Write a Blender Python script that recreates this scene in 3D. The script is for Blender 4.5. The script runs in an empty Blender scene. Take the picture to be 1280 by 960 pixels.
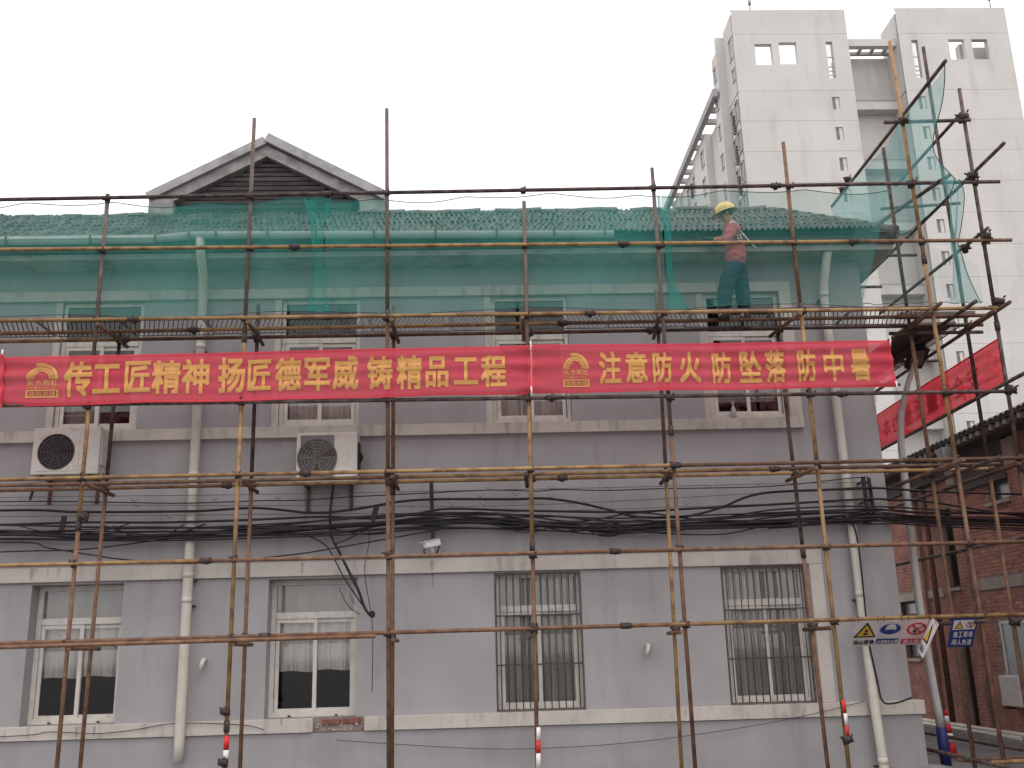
import bpy, bmesh, math, random
from mathutils import Vector, Matrix
random.seed(7)
S = bpy.context.scene
COL = S.collection
rad = math.radians

# ------------------------------------------------------------------ camera
F_PX, PITCH, ROLL, YAW = 1245.35, 0.26134, -0.027613, 0.037772
CAM = Vector((0, -14.4, 1.8))
fw = Vector((math.sin(YAW)*math.cos(PITCH), math.cos(YAW)*math.cos(PITCH), math.sin(PITCH)))
rt0 = fw.cross(Vector((0, 0, 1))).normalized()
up0 = rt0.cross(fw)
RT = rt0*math.cos(ROLL) + up0*math.sin(ROLL)
UP = -rt0*math.sin(ROLL) + up0*math.cos(ROLL)
cam = bpy.data.cameras.new('camera')
cam.sensor_width = 36
cam.lens = F_PX/1280*36
cam.clip_start = 0.1
cam.clip_end = 3000
co = bpy.data.objects.new('camera', cam)
COL.objects.link(co)
M = Matrix((RT, UP, -fw)).transposed().to_4x4()
M.translation = CAM
co.matrix_world = M
S.camera = co

# ------------------------------------------------------------------ sky and sun (overcast)
SUN_EL, SUN_AZ = 62, 150
w = bpy.data.worlds.new('World')
S.world = w
w.use_nodes = True
nt = w.node_tree
nt.nodes.clear()
sky = nt.nodes.new('ShaderNodeTexSky')
sky.sky_type = 'NISHITA'
sky.sun_disc = False
sky.sun_elevation = rad(SUN_EL)
sky.sun_rotation = rad(SUN_AZ)
sky.dust_density = 6
hs = nt.nodes.new('ShaderNodeHueSaturation')
hs.inputs['Saturation'].default_value = 0.05
nt.links.new(sky.outputs[0], hs.inputs['Color'])
mx = nt.nodes.new('ShaderNodeMix')
mx.data_type = 'RGBA'
mx.inputs[0].default_value = 0.9                  # the cloud layer: nearly even white
mx.inputs[7].default_value = (10.0, 9.75, 10.0, 1)
nt.links.new(hs.outputs[0], mx.inputs[6])
bg = nt.nodes.new('ShaderNodeBackground')
bg.inputs[1].default_value = 0.105
nt.links.new(mx.outputs[2], bg.inputs[0])
wo = nt.nodes.new('ShaderNodeOutputWorld')
nt.links.new(bg.outputs[0], wo.inputs[0])
sl = bpy.data.lights.new('sun', 'SUN')
sl.energy = 0.6
sl.angle = rad(25)
sl.color = (1, 0.96, 0.92)
so = bpy.data.objects.new('sun', sl)
COL.objects.link(so)
so.rotation_euler = (rad(90-SUN_EL), 0, rad(180-SUN_AZ))
S.view_settings.view_transform = 'Standard'
S.view_settings.look = 'None'
S.view_settings.exposure = 0.70
S.view_settings.gamma = 1
S.cycles.max_bounces = 6
S.cycles.transparent_max_bounces = 16

# ------------------------------------------------------------------ pixel rays of the 1280x960 survey photo
def ray(px, py): return RT*((px-640)/F_PX) + UP*((480-py)/F_PX) + fw
def PY(px, py, Y):
    d = ray(px, py)
    return CAM + d*((Y-CAM.y)/d.y)
def PX(px, py, X):
    d = ray(px, py)
    return CAM + d*((X-CAM.x)/d.x)

# ------------------------------------------------------------------ materials
def mat(name, col, rough=0.8, var=0.15, scale=6.0, col2=None, stretch=(1, 1, 1), bump=0.0, metal=0.0, spec=0.3, streak=None, rand=0.0, detail=5.0, lo=0.35, hi=0.7):
    m = bpy.data.materials.new(name)
    m.use_nodes = True
    n, l = m.node_tree.nodes, m.node_tree.links
    b = n['Principled BSDF']
    b.inputs['Roughness'].default_value = rough
    b.inputs['Metallic'].default_value = metal
    b.inputs['Specular IOR Level'].default_value = spec
    tc = n.new('ShaderNodeTexCoord')
    mp = n.new('ShaderNodeMapping')
    mp.inputs['Scale'].default_value = stretch
    l.new(tc.outputs['Object'], mp.inputs[0])
    nz = n.new('ShaderNodeTexNoise')
    nz.inputs['Scale'].default_value = scale
    nz.inputs['Detail'].default_value = detail
    l.new(mp.outputs[0], nz.inputs[0])
    cr = n.new('ShaderNodeValToRGB')
    c2 = col2 or tuple(max(0, c*(1-var)) for c in col)
    c1 = col if col2 else tuple(min(1, c*(1+var)) for c in col)
    cr.color_ramp.elements[0].position = lo
    cr.color_ramp.elements[0].color = (*c2, 1)
    cr.color_ramp.elements[1].position = hi
    cr.color_ramp.elements[1].color = (*c1, 1)
    l.new(nz.outputs['Fac'], cr.inputs[0])
    out = cr.outputs[0]
    if streak:                                   # rain streaks and grime: (colour, amount, x scale, z scale)
        mp2 = n.new('ShaderNodeMapping')
        mp2.inputs['Scale'].default_value = (streak[2], streak[2], streak[3])
        l.new(tc.outputs['Object'], mp2.inputs[0])
        n2 = n.new('ShaderNodeTexNoise')
        n2.inputs['Scale'].default_value = 1
        n2.inputs['Detail'].default_value = 6
        n2.inputs['Roughness'].default_value = 0.65
        l.new(mp2.outputs[0], n2.inputs[0])
        r2 = n.new('ShaderNodeValToRGB')
        r2.color_ramp.elements[0].position = 0.52
        r2.color_ramp.elements[0].color = (0, 0, 0, 1)
        r2.color_ramp.elements[1].position = 0.78
        r2.color_ramp.elements[1].color = (streak[1],)*3 + (1,)
        l.new(n2.outputs['Fac'], r2.inputs[0])
        m2 = n.new('ShaderNodeMix')
        m2.data_type = 'RGBA'
        l.new(r2.outputs[0], m2.inputs[0])
        l.new(out, m2.inputs[6])
        m2.inputs[7].default_value = (*streak[0], 1)
        out = m2.outputs[2]
    if rand:
        oi = n.new('ShaderNodeObjectInfo')
        hv = n.new('ShaderNodeHueSaturation')
        mr = n.new('ShaderNodeMapRange')
        mr.inputs[3].default_value = 1-rand
        mr.inputs[4].default_value = 1+rand
        l.new(oi.outputs['Random'], mr.inputs[0])
        l.new(mr.outputs[0], hv.inputs['Value'])
        l.new(out, hv.inputs['Color'])
        out = hv.outputs[0]
    l.new(out, b.inputs['Base Color'])
    if bump:
        bp = n.new('ShaderNodeBump')
        bp.inputs['Strength'].default_value = bump
        bp.inputs['Distance'].default_value = 0.02
        l.new(nz.outputs['Fac'], bp.inputs['Height'])
        l.new(bp.outputs[0], b.inputs['Normal'])
    return m

def sheet(name, col, opacity, trans=0.5, var=0.12, scale=3.0, stretch=(1, 1, 1)):
    """woven cloth or netting: gaps of the weave let light straight through, the strands scatter and transmit"""
    m = bpy.data.materials.new(name)
    m.use_nodes = True
    n, l = m.node_tree.nodes, m.node_tree.links
    n.clear()
    o = n.new('ShaderNodeOutputMaterial')
    tc = n.new('ShaderNodeTexCoord')
    mp = n.new('ShaderNodeMapping')
    mp.inputs['Scale'].default_value = stretch
    l.new(tc.outputs['Object'], mp.inputs[0])
    nz = n.new('ShaderNodeTexNoise')
    nz.inputs['Scale'].default_value = scale
    nz.inputs['Detail'].default_value = 4
    l.new(mp.outputs[0], nz.inputs[0])
    cr = n.new('ShaderNodeValToRGB')
    cr.color_ramp.elements[0].position = 0.3
    cr.color_ramp.elements[0].color = (*[c*(1-var) for c in col], 1)
    cr.color_ramp.elements[1].position = 0.7
    cr.color_ramp.elements[1].color = (*[min(1, c*(1+var)) for c in col], 1)
    l.new(nz.outputs['Fac'], cr.inputs[0])
    d = n.new('ShaderNodeBsdfDiffuse')
    t = n.new('ShaderNodeBsdfTranslucent')
    l.new(cr.outputs[0], d.inputs[0])
    l.new(cr.outputs[0], t.inputs[0])
    a = n.new('ShaderNodeMixShader')
    a.inputs[0].default_value = trans
    l.new(d.outputs[0], a.inputs[1])
    l.new(t.outputs[0], a.inputs[2])
    tr = n.new('ShaderNodeBsdfTransparent')
    b = n.new('ShaderNodeMixShader')
    mr = n.new('ShaderNodeMapRange')
    mr.inputs[1].default_value = 0.3
    mr.inputs[2].default_value = 0.7
    mr.inputs[3].default_value = max(0, opacity-0.05)
    mr.inputs[4].default_value = min(1, opacity+0.05)
    l.new(nz.outputs['Fac'], mr.inputs[0])
    l.new(mr.outputs[0], b.inputs[0])
    l.new(tr.outputs[0], b.inputs[1])
    l.new(a.outputs[0], b.inputs[2])
    l.new(b.outputs[0], o.inputs[0])
    return m

def glass_mat(name, tint, gloss):
    m = bpy.data.materials.new(name)
    m.use_nodes = True
    n, l = m.node_tree.nodes, m.node_tree.links
    n.clear()
    o = n.new('ShaderNodeOutputMaterial')
    t = n.new('ShaderNodeBsdfTransparent')
    t.inputs[0].default_value = (*tint, 1)
    g = n.new('ShaderNodeBsdfGlossy')
    g.inputs['Roughness'].default_value = 0.04
    fr = n.new('ShaderNodeFresnel')
    fr.inputs[0].default_value = 1.45
    ad = n.new('ShaderNodeMath')
    ad.operation = 'MULTIPLY_ADD'
    ad.inputs[1].default_value = 1.0
    ad.inputs[2].default_value = gloss
    l.new(fr.outputs[0], ad.inputs[0])
    x = n.new('ShaderNodeMixShader')
    l.new(ad.outputs[0], x.inputs[0])
    l.new(t.outputs[0], x.inputs[1])
    l.new(g.outputs[0], x.inputs[2])
    l.new(x.outputs[0], o.inputs[0])
    return m

WALL = mat('wall_paint', (0.338, 0.321, 0.324), 0.9, 0.07, 1.3, bump=0.05, streak=((0.21, 0.18, 0.19), 0.5, 3.2, 0.35), detail=8)
PLINTH = mat('plinth_paint', (0.305, 0.292, 0.293), 0.9, 0.08, 1.8, bump=0.05, streak=((0.20, 0.17, 0.17), 0.45, 3.5, 0.4), detail=8)
TRIM = mat('trim_paint', (0.50, 0.46, 0.415), 0.85, 0.08, 2.5, bump=0.06, streak=((0.20, 0.16, 0.14), 0.75, 6.0, 1.6), detail=8)
EAVE = mat('eave_plaster', (0.36, 0.34, 0.32), 0.9, 0.2, 3, streak=((0.12, 0.1, 0.09), 0.8, 3.0, 6))
WOOD = mat('dark_timber', (0.075, 0.06, 0.058), 0.85, 0.35, 7, stretch=(1, 1, 5), bump=0.1, rand=0.25)
SLAT = mat('louver_timber', (0.105, 0.088, 0.092), 0.85, 0.25, 9, stretch=(0.6, 1, 5), bump=0.1, rand=0.3)
CONC = mat('verge_concrete', (0.34, 0.33, 0.33), 0.9, 0.12, 5, bump=0.1, streak=((0.13, 0.13, 0.12), 0.7, 4, 4))
CONC2 = mat('verge_board', (0.27, 0.26, 0.25), 0.9, 0.25, 6, bump=0.1, streak=((0.10, 0.10, 0.09), 0.9, 4, 5))
TILE = mat('roof_tile', (0.09, 0.083, 0.078), 0.6, 0.45, 2.2, bump=0.1, rand=0.3)
PVC = mat('white_pvc', (0.56, 0.525, 0.46), 0.5, 0.06, 4, streak=((0.32, 0.28, 0.24), 0.6, 5, 0.7))
UPVC = mat('window_frame', (0.58, 0.545, 0.49), 0.45, 0.06, 5, streak=((0.28, 0.22, 0.18), 0.7, 8, 5))
GUTTER = mat('gutter_pvc', (0.46, 0.46, 0.44), 0.55, 0.08, 4, streak=((0.26, 0.24, 0.21), 0.6, 3, 5))
CURT = sheet('curtain_cloth', (0.82, 0.785, 0.745), 0.97, 0.12, 0.08, 4, (4, 4, 0.5))
BLIND = mat('window_blind', (0.38, 0.37, 0.345), 0.85, 0.12, 3, stretch=(3, 1, 0.6))
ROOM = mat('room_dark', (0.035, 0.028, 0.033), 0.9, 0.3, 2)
GLASS = glass_mat('window_glass', (0.93, 0.93, 0.92), 0.015)
GLASSD = glass_mat('dim_glass', (0.22, 0.22, 0.24), 0.05)
BARS = mat('grille_steel', (0.10, 0.082, 0.078), 0.6, 0.35, 30, metal=0.2)
YEL = mat('scaffold_yellow', (0.30, 0.185, 0.078), 0.65, 0.2, 6, col2=(0.165, 0.088, 0.046), stretch=(1, 1, 1), rand=0.2, lo=0.36, hi=0.56, bump=0.15)
GREYP = mat('scaffold_worn', (0.165, 0.125, 0.105), 0.7, 0.2, 8, col2=(0.10, 0.072, 0.06), rand=0.15)
RUST = mat('scaffold_rust', (0.195, 0.108, 0.062), 0.75, 0.2, 8, col2=(0.105, 0.057, 0.039), rand=0.3, lo=0.36, hi=0.66, bump=0.15)
DARK = mat('scaffold_dark', (0.125, 0.083, 0.068), 0.7, 0.2, 9, col2=(0.04, 0.027, 0.027), rand=0.25, lo=0.36, hi=0.66, bump=0.1)
COUP = mat('coupler_iron', (0.06, 0.042, 0.038), 0.7, 0.5, 30)
MESHM = mat('mesh_steel', (0.10, 0.075, 0.07), 0.6, 0.3, 3, metal=0.2)
PLANK = mat('scaffold_plank', (0.17, 0.14, 0.125), 0.85, 0.25, 8, stretch=(0.3, 3, 3))
RED = mat('marker_red', (0.55, 0.03, 0.03), 0.55, 0.1, 20)
WHITE = mat('marker_white', (0.70, 0.66, 0.64), 0.6, 0.08, 20)
BANNER = sheet('banner_cloth', (0.66, 0.085, 0.12), 0.88, 0.35, 0.05, 2, (0.4, 1, 9))
GHOST = sheet('banner_print_back', (0.42, 0.07, 0.04), 0.28, 0.4)
BANNERB = sheet('banner_back_cloth', (0.72, 0.035, 0.06), 0.92, 0.55, 0.05, 2, (1, 0.4, 9))
HEM = sheet('banner_hem', (0.72, 0.085, 0.115), 0.97, 0.3, 0.05, 3)
GOLD = mat('banner_print', (0.56, 0.29, 0.09), 0.8, 0.08, 25)
NETT = sheet('net_thin', (0.085, 0.36, 0.31), 0.29, 0.5, 0.12, 1.2, (1, 1, 0.4))
NET = sheet('net_mesh', (0.085, 0.42, 0.355), 0.35, 0.5, 0.12, 1.2, (1, 1, 0.4))
NETF = sheet('net_faint', (0.16, 0.36, 0.31), 0.12, 0.5, 0.12, 1.2)
NETG = sheet('net_gathered', (0.04, 0.42, 0.35), 0.50, 0.5, 0.12, 2, (2, 2, 0.4))
NETR = sheet('net_corner', (0.16, 0.42, 0.40), 0.42, 0.55, 0.2, 3, (1, 1, 1))
ROPE = mat('net_rope', (0.03, 0.10, 0.09), 0.9, 0.3, 30)
CABLE = mat('cable_black', (0.022, 0.018, 0.022), 0.6, 0.3, 8)
WIRE = mat('steel_wire', (0.10, 0.085, 0.085), 0.6, 0.3, 8)
ACW = mat('unit_casing', (0.55, 0.51, 0.47), 0.5, 0.05, 6, streak=((0.30, 0.20, 0.13), 0.8, 6, 5))
ACG = mat('unit_grille', (0.16, 0.14, 0.14), 0.6, 0.15, 9)
ACD = mat('unit_recess', (0.085, 0.075, 0.075), 0.7, 0.15, 9)
ACL = mat('grille_wire', (0.34, 0.31, 0.29), 0.5, 0.1, 9)
BLACK = mat('black_plastic', (0.02, 0.018, 0.02), 0.6, 0.2, 9)
IRON = mat('rusty_bracket', (0.12, 0.06, 0.045), 0.8, 0.4, 20)
TOWER = mat('tower_render', (0.54, 0.52, 0.49), 0.9, 0.05, 0.25, streak=((0.34, 0.32, 0.29), 0.6, 0.6, 0.14), detail=8)
TOWERD = mat('tower_trim', (0.37, 0.36, 0.35), 0.9, 0.1, 0.5)
TGLASS = mat('tower_glass', (0.16, 0.17, 0.18), 0.25, 0.3, 0.8, spec=0.6)
BRICKM = mat('red_brick', (0.55, 0.26, 0.19), 0.9, 0.2, 3.0, col2=(0.31, 0.135, 0.105), rand=0.25, bump=0.15, lo=0.3, hi=0.7, streak=((0.10, 0.055, 0.055), 0.55, 0.8, 0.5))
MORTAR = mat('mortar', (0.30, 0.23, 0.20), 0.95, 0.2, 6, bump=0.2, streak=((0.07, 0.05, 0.05), 0.8, 0.8, 0.5))
BEIGE = mat('beige_render', (0.38, 0.32, 0.275), 0.9, 0.12, 3, streak=((0.13, 0.10, 0.09), 0.6, 3, 1))
GREYB = mat('grey_board', (0.105, 0.085, 0.082), 0.9, 0.15, 2)
ASPH = mat('asphalt', (0.15, 0.142, 0.142), 0.9, 0.2, 1.5, bump=0.2, detail=10)
PAVE = mat('pavement_concrete', (0.28, 0.265, 0.255), 0.9, 0.15, 2, bump=0.1)
LAMPW = mat('lamp_post_paint', (0.52, 0.50, 0.49), 0.5, 0.06, 4, streak=((0.3, 0.27, 0.25), 0.5, 6, 1))
BLUE = mat('blue_paint', (0.025, 0.035, 0.15), 0.5, 0.1, 6)
SIGNW = mat('sign_white', (0.60, 0.55, 0.54), 0.5, 0.04, 5)
SIGNB = mat('sign_blue', (0.022, 0.045, 0.20), 0.5, 0.06, 8)
SIGNR = mat('sign_red', (0.50, 0.05, 0.06), 0.5, 0.06, 8)
SIGNY = mat('sign_yellow', (0.55, 0.36, 0.05), 0.5, 0.06, 8)
SIGNK = mat('sign_black', (0.02, 0.018, 0.02), 0.5, 0.06, 8)
SIGNP = mat('sign_pink', (0.62, 0.46, 0.47), 0.5, 0.04, 8)
SKIN = mat('skin', (0.34, 0.19, 0.13), 0.6, 0.06, 12)
SHIRT = mat('shirt_cloth', (0.40, 0.115, 0.12), 0.9, 0.25, 6, bump=0.3)
TROUS = mat('trouser_cloth', (0.022, 0.032, 0.055), 0.9, 0.25, 7, bump=0.3)
HELM = mat('helmet_plastic', (0.68, 0.50, 0.15), 0.35, 0.04, 5, spec=0.5)
SHOE = mat('boot_leather', (0.05, 0.035, 0.032), 0.7, 0.3, 10)

# ------------------------------------------------------------------ mesh builder
ORG = {}
class MB:
    def __init__(s): s.v, s.f, s.sm = [], [], []
    def quad(s, *p):
        i = len(s.v); s.v += [Vector(q) for q in p]; s.f.append(tuple(range(i, i+len(p)))); return s
    def box(s, x0, x1, y0, y1, z0, z1):
        i = len(s.v)
        s.v += [Vector(p) for p in ((x0,y0,z0),(x1,y0,z0),(x1,y1,z0),(x0,y1,z0),(x0,y0,z1),(x1,y0,z1),(x1,y1,z1),(x0,y1,z1))]
        s.f += [tuple(i+k for k in q) for q in ((0,3,2,1),(4,5,6,7),(0,1,5,4),(1,2,6,5),(2,3,7,6),(3,0,4,7))]
        return s
    def bbox(s, x0, x1, y0, y1, z0, z1, b):
        """box with chamfered edges"""
        bm = bmesh.new(); bmesh.ops.create_cube(bm, size=1)
        for v in bm.verts: v.co = Vector((x0+(v.co.x+.5)*(x1-x0), y0+(v.co.y+.5)*(y1-y0), z0+(v.co.z+.5)*(z1-z0)))
        bmesh.ops.bevel(bm, geom=bm.edges[:], offset=b, segments=2, affect='EDGES', profile=0.6)
        s.addbm(bm); return s
    def addbm(s, bm):
        i = len(s.v); bm.verts.index_update()
        s.v += [v.co.copy() for v in bm.verts]
        s.f += [tuple(i+v.index for v in f.verts) for f in bm.faces]
        bm.free()
    def tube(s, pts, r, n=8, cap=True):
        pts = [Vector(p) for p in pts]
        rs = r if isinstance(r, (list, tuple)) else [r]*len(pts)
        t0 = (pts[1]-pts[0]).normalized()
        a = t0.orthogonal().normalized()
        i0 = len(s.v)
        for k, p in enumerate(pts):
            t = (pts[min(k+1, len(pts)-1)]-pts[max(k-1, 0)]).normalized()
            a = (a-t*a.dot(t)).normalized(); b = t.cross(a)
            for j in range(n):
                g = 2*math.pi*j/n
                s.v.append(p+(a*math.cos(g)+b*math.sin(g))*rs[k])
        for k in range(len(pts)-1):
            for j in range(n):
                q = i0+k*n+j; q2 = i0+k*n+(j+1) % n
                s.f.append((q, q2, q2+n, q+n)); s.sm.append(len(s.f)-1)
        if cap:
            s.f.append(tuple(i0+j for j in reversed(range(n))))
            s.f.append(tuple(i0+(len(pts)-1)*n+j for j in range(n)))
        return s
    def prism(s, poly, off):
        """extrude a polygon (3-D points) by a vector"""
        n = len(poly); i = len(s.v); off = Vector(off)
        s.v += [Vector(p) for p in poly]+[Vector(p)+off for p in poly]
        s.f.append(tuple(range(i, i+n))); s.f.append(tuple(i+n+k for k in reversed(range(n))))
        for k in range(n):
            k2 = (k+1) % n; s.f.append((i+k2, i+k, i+n+k, i+n+k2))
        return s
    def grid(s, fn, nu, nv):
        i = len(s.v)
        for b in range(nv+1):
            for a in range(nu+1): s.v.append(Vector(fn(a/nu, b/nv)))
        for b in range(nv):
            for a in range(nu):
                q = i+b*(nu+1)+a; s.f.append((q, q+1, q+nu+2, q+nu+1)); s.sm.append(len(s.f)-1)
        return s
    def mesh(s, name, m, o=Vector((0,0,0)), fix=True):
        me = bpy.data.meshes.new(name)
        me.from_pydata([tuple(v-o) for v in s.v], [], s.f)
        if s.sm:
            fl = [False]*len(s.f)
            for k in s.sm: fl[k] = True
            me.polygons.foreach_set('use_smooth', fl)
        if m: me.materials.append(m)
        if fix:
            bm = bmesh.new(); bm.from_mesh(me); bmesh.ops.recalc_face_normals(bm, faces=bm.faces[:]); bm.to_mesh(me); bm.free()
        me.update(); return me
    def build(s, name, m, parent=None, label=None, fix=True, org=None):
        o_ = ORG.get(parent.name, Vector((0,0,0))) if parent else (org or Vector((0,0,0)))
        ob = bpy.data.objects.new(name, s.mesh(name, m, o_, fix))
        COL.objects.link(ob); ob.parent = parent
        if not parent: ob.location = o_
        ORG[ob.name] = o_
        if label: ob['label'] = label
        return ob

def thing(name, label, cat, loc=(0,0,0), group=None):
    o = bpy.data.objects.new(name, None); COL.objects.link(o)
    o.location = loc; o.empty_display_size = 0.2
    o['label'] = label; o['category'] = cat
    if group: o['group'] = group
    ORG[o.name] = Vector(loc); return o
def tag(o, label, cat, group=None):
    o['label'] = label; o['category'] = cat
    if group: o['group'] = group
    return o
def piece(name, me, parent, loc, rot=(0,0,0)):
    """a repeat that shares mesh data, placed in world coordinates under a parent"""
    ob = bpy.data.objects.new(name, me); COL.objects.link(ob)
    ob.parent = parent; ob.location = Vector(loc)-ORG[parent.name]; ob.rotation_euler = rot
    ORG[ob.name] = Vector(loc); return ob

def wall_xz(mb, x0, x1, z0, z1, Y, holes=(), depth=0.0):
    """front-facing wall sheet at Y with rectangular openings (x0,x1,z0,z1) and reveals going back"""
    xs = sorted({x0, x1, *[v for h in holes for v in h[:2]]}); zs = sorted({z0, z1, *[v for h in holes for v in h[2:4]]})
    xs = [x for x in xs if x0 <= x <= x1]; zs = [z for z in zs if z0 <= z <= z1]
    for a, b in zip(xs, xs[1:]):
        for c, d in zip(zs, zs[1:]):
            mx_, mz_ = (a+b)/2, (c+d)/2
            if any(h[0] < mx_ < h[1] and h[2] < mz_ < h[3] for h in holes): continue
            mb.quad((a,Y,c),(b,Y,c),(b,Y,d),(a,Y,d))
    for h in holes:
        dd = h[4] if len(h) > 4 else depth
        a, b, c, d = h[:4]; q = Y+dd
        mb.quad((a,Y,c),(a,q,c),(a,q,d),(a,Y,d)); mb.quad((b,Y,c),(b,Y,d),(b,q,d),(b,q,c))
        mb.quad((a,Y,d),(a,q,d),(b,q,d),(b,Y,d)); mb.quad((a,Y,c),(b,Y,c),(b,q,c),(a,q,c))
    return mb
def frame_xz(mb, x0, x1, z0, z1, t, y0, y1):
    mb.box(x0, x0+t, y0, y1, z0, z1); mb.box(x1-t, x1, y0, y1, z0, z1)
    mb.box(x0+t, x1-t, y0, y1, z0, z0+t); mb.box(x0+t, x1-t, y0, y1, z1-t, z1)
    return mb

# ------------------------------------------------------------------ ground
g = MB().quad((-400,-400,0),(400,-400,0),(400,400,0),(-400,400,0)).build('ground', ASPH); g['kind'] = 'structure'
g = MB().box(-12, 6.35, -0.75, 0.2, 0.0, 0.12).build('pavement', PAVE); g['kind'] = 'structure'
g = MB().box(8.9, 9.5, -8, 16, 0.0, 0.11).build('kerb', PAVE); g['kind'] = 'structure'

# ------------------------------------------------------------------ the plastered building
XL, XR = -10.5, 6.012
B = thing('plastered_building', 'two storey grey plastered building with tiled eaves being repaired behind scaffolding', 'building', (-2, 3, 0))
LW = [(-6.25,-4.98,0.985,2.86,.30), (-2.967,-1.72,0.985,2.86,.30), (0.213,1.443,0.985,2.87,.16), (3.46,4.675,0.985,2.88,.16), (-9.6,-8.35,0.985,2.86,.30)]
UW = [(-6.235,-4.975,5.06,7.045,.12), (-2.965,-1.726,5.06,7.045,.12), (0.199,1.427,5.06,7.045,.12), (3.47,4.69,5.06,7.045,.12), (-9.5,-8.25,5.06,7.045,.12)]
mb = wall_xz(MB(), XL, XR, 0.79, 7.62, 0, LW+UW)
YB = 9.0
mb.quad((XR,0,0),(XR,YB,0),(XR,YB,7.62),(XR,0,7.62)); mb.quad((XL,0,0),(XL,0,7.62),(XL,YB,7.62),(XL,YB,0)); mb.quad((XL,YB,0),(XL,YB,7.62),(XR,YB,7.62),(XR,YB,0))
mb.quad((XL,0,7.62),(XR,0,7.62),(XR,YB,7.62),(XL,YB,7.62))
mb.build('wall', WALL, B, fix=False)
MB().box(XL, 6.092, -0.075, YB, 0, 0.795).build('plinth', PLINTH, B)
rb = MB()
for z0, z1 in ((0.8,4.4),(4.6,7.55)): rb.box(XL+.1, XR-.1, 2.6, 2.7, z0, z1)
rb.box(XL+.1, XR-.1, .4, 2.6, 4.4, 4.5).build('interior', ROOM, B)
OLDB = mat('old_brick', (0.20, 0.085, 0.065), 0.9, 0.3, 14, bump=0.2)
# bands and trim
gx0, gx1 = PY(391,905,-.1).x, PY(455,905,-.1).x
MB().bbox(XL, gx0, -0.11, 0.05, 0.803, 0.985, .008).build('sill_band', TRIM, B)
MB().bbox(gx1, 6.14, -0.11, 0.05, 0.803, 0.985, .008).build('sill_band', TRIM, B)
MB().bbox(6.012, 6.14, 0.053, YB, 0.803, 0.985, .008).build('sill_band', TRIM, B)
br = MB().box(gx0+.005, gx1-.005, -0.05, 0.05, 0.803, 0.985).build('broken_patch', MORTAR, B, label='broken sill patch with bare bricks showing')
for a, b, d in ((.17,.53,.075),(.58,.93,.06)):
    q = MB().bbox(gx0+(gx1-gx0)*a, gx0+(gx1-gx0)*b, -d, 0.02, 0.90, 0.965, .006); 
    for v in q.v: v.z += random.uniform(-.006,.006)
    q.build('brick', OLDB, br)
rub = MB()
for k in range(26):
    x = random.uniform(gx0+.02, gx1-.02); z = random.uniform(.81,.90); s_ = random.uniform(.008,.022)
    rub.box(x, x+s_*1.6, -.05-s_, -.04, z, z+s_)
rub.build('mortar_crumbs', EAVE, br)['kind'] = 'stuff'
MB().bbox(XL, 4.925, -0.06, 0.05, 2.893, 3.09, .006).build('lintel_band', TRIM, B)
MB().bbox(4.735, 4.925, -0.058, 0.05, 0.987, 2.891, .006).build('trim_strip', TRIM, B)
MB().bbox(XL, 4.875, -0.07, 0.05, 4.888, 5.055, .006).build('sill_band', TRIM, B)
MB().bbox(XL, 4.875, -0.06, 0.05, 7.05, 7.205, .006).build('lintel_band', TRIM, B)
MB().bbox(4.695, 4.875, -0.058, 0.05, 5.057, 7.048, .006).build('trim_strip', TRIM, B)
# thin grey margin strips beside the upper windows
for h in UW[:4]:
    MB().box(h[0]-.05, h[0]+.05, -.012, .03, 5.06, 7.045).build('window_margin', TRIM, B)

STAIN = sheet('rust_stain', (0.22, 0.12, 0.06), 0.22, 0.0, 0.3, 14, (1, 1, .3))
def stain(x, y0, y1, Y, wd):
    a, b = PY(x, y0, Y), PY(x, y1, Y)
    MB().grid(lambda u, v: (a.x+(u-.5)*wd*(1-.75*v)*(1+.2*math.sin(9*v+x)), Y, a.z+(b.z-a.z)*v), 4, 8).build('rust_stain', STAIN, B)
for q in ((540,701,713,-.064,.07),(541,714,735,-.003,.04),(383,612,655,-.003,.06),(437,612,640,-.003,.05),(40,711,726,-.064,.05),(60,711,723,-.064,.03),(378,703,717,-.064,.05),(96,908,924,-.114,.07),(118,907,920,-.114,.05),(352,897,908,-.114,.05),(428,893,903,-.114,.05)): stain(*q)
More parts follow.
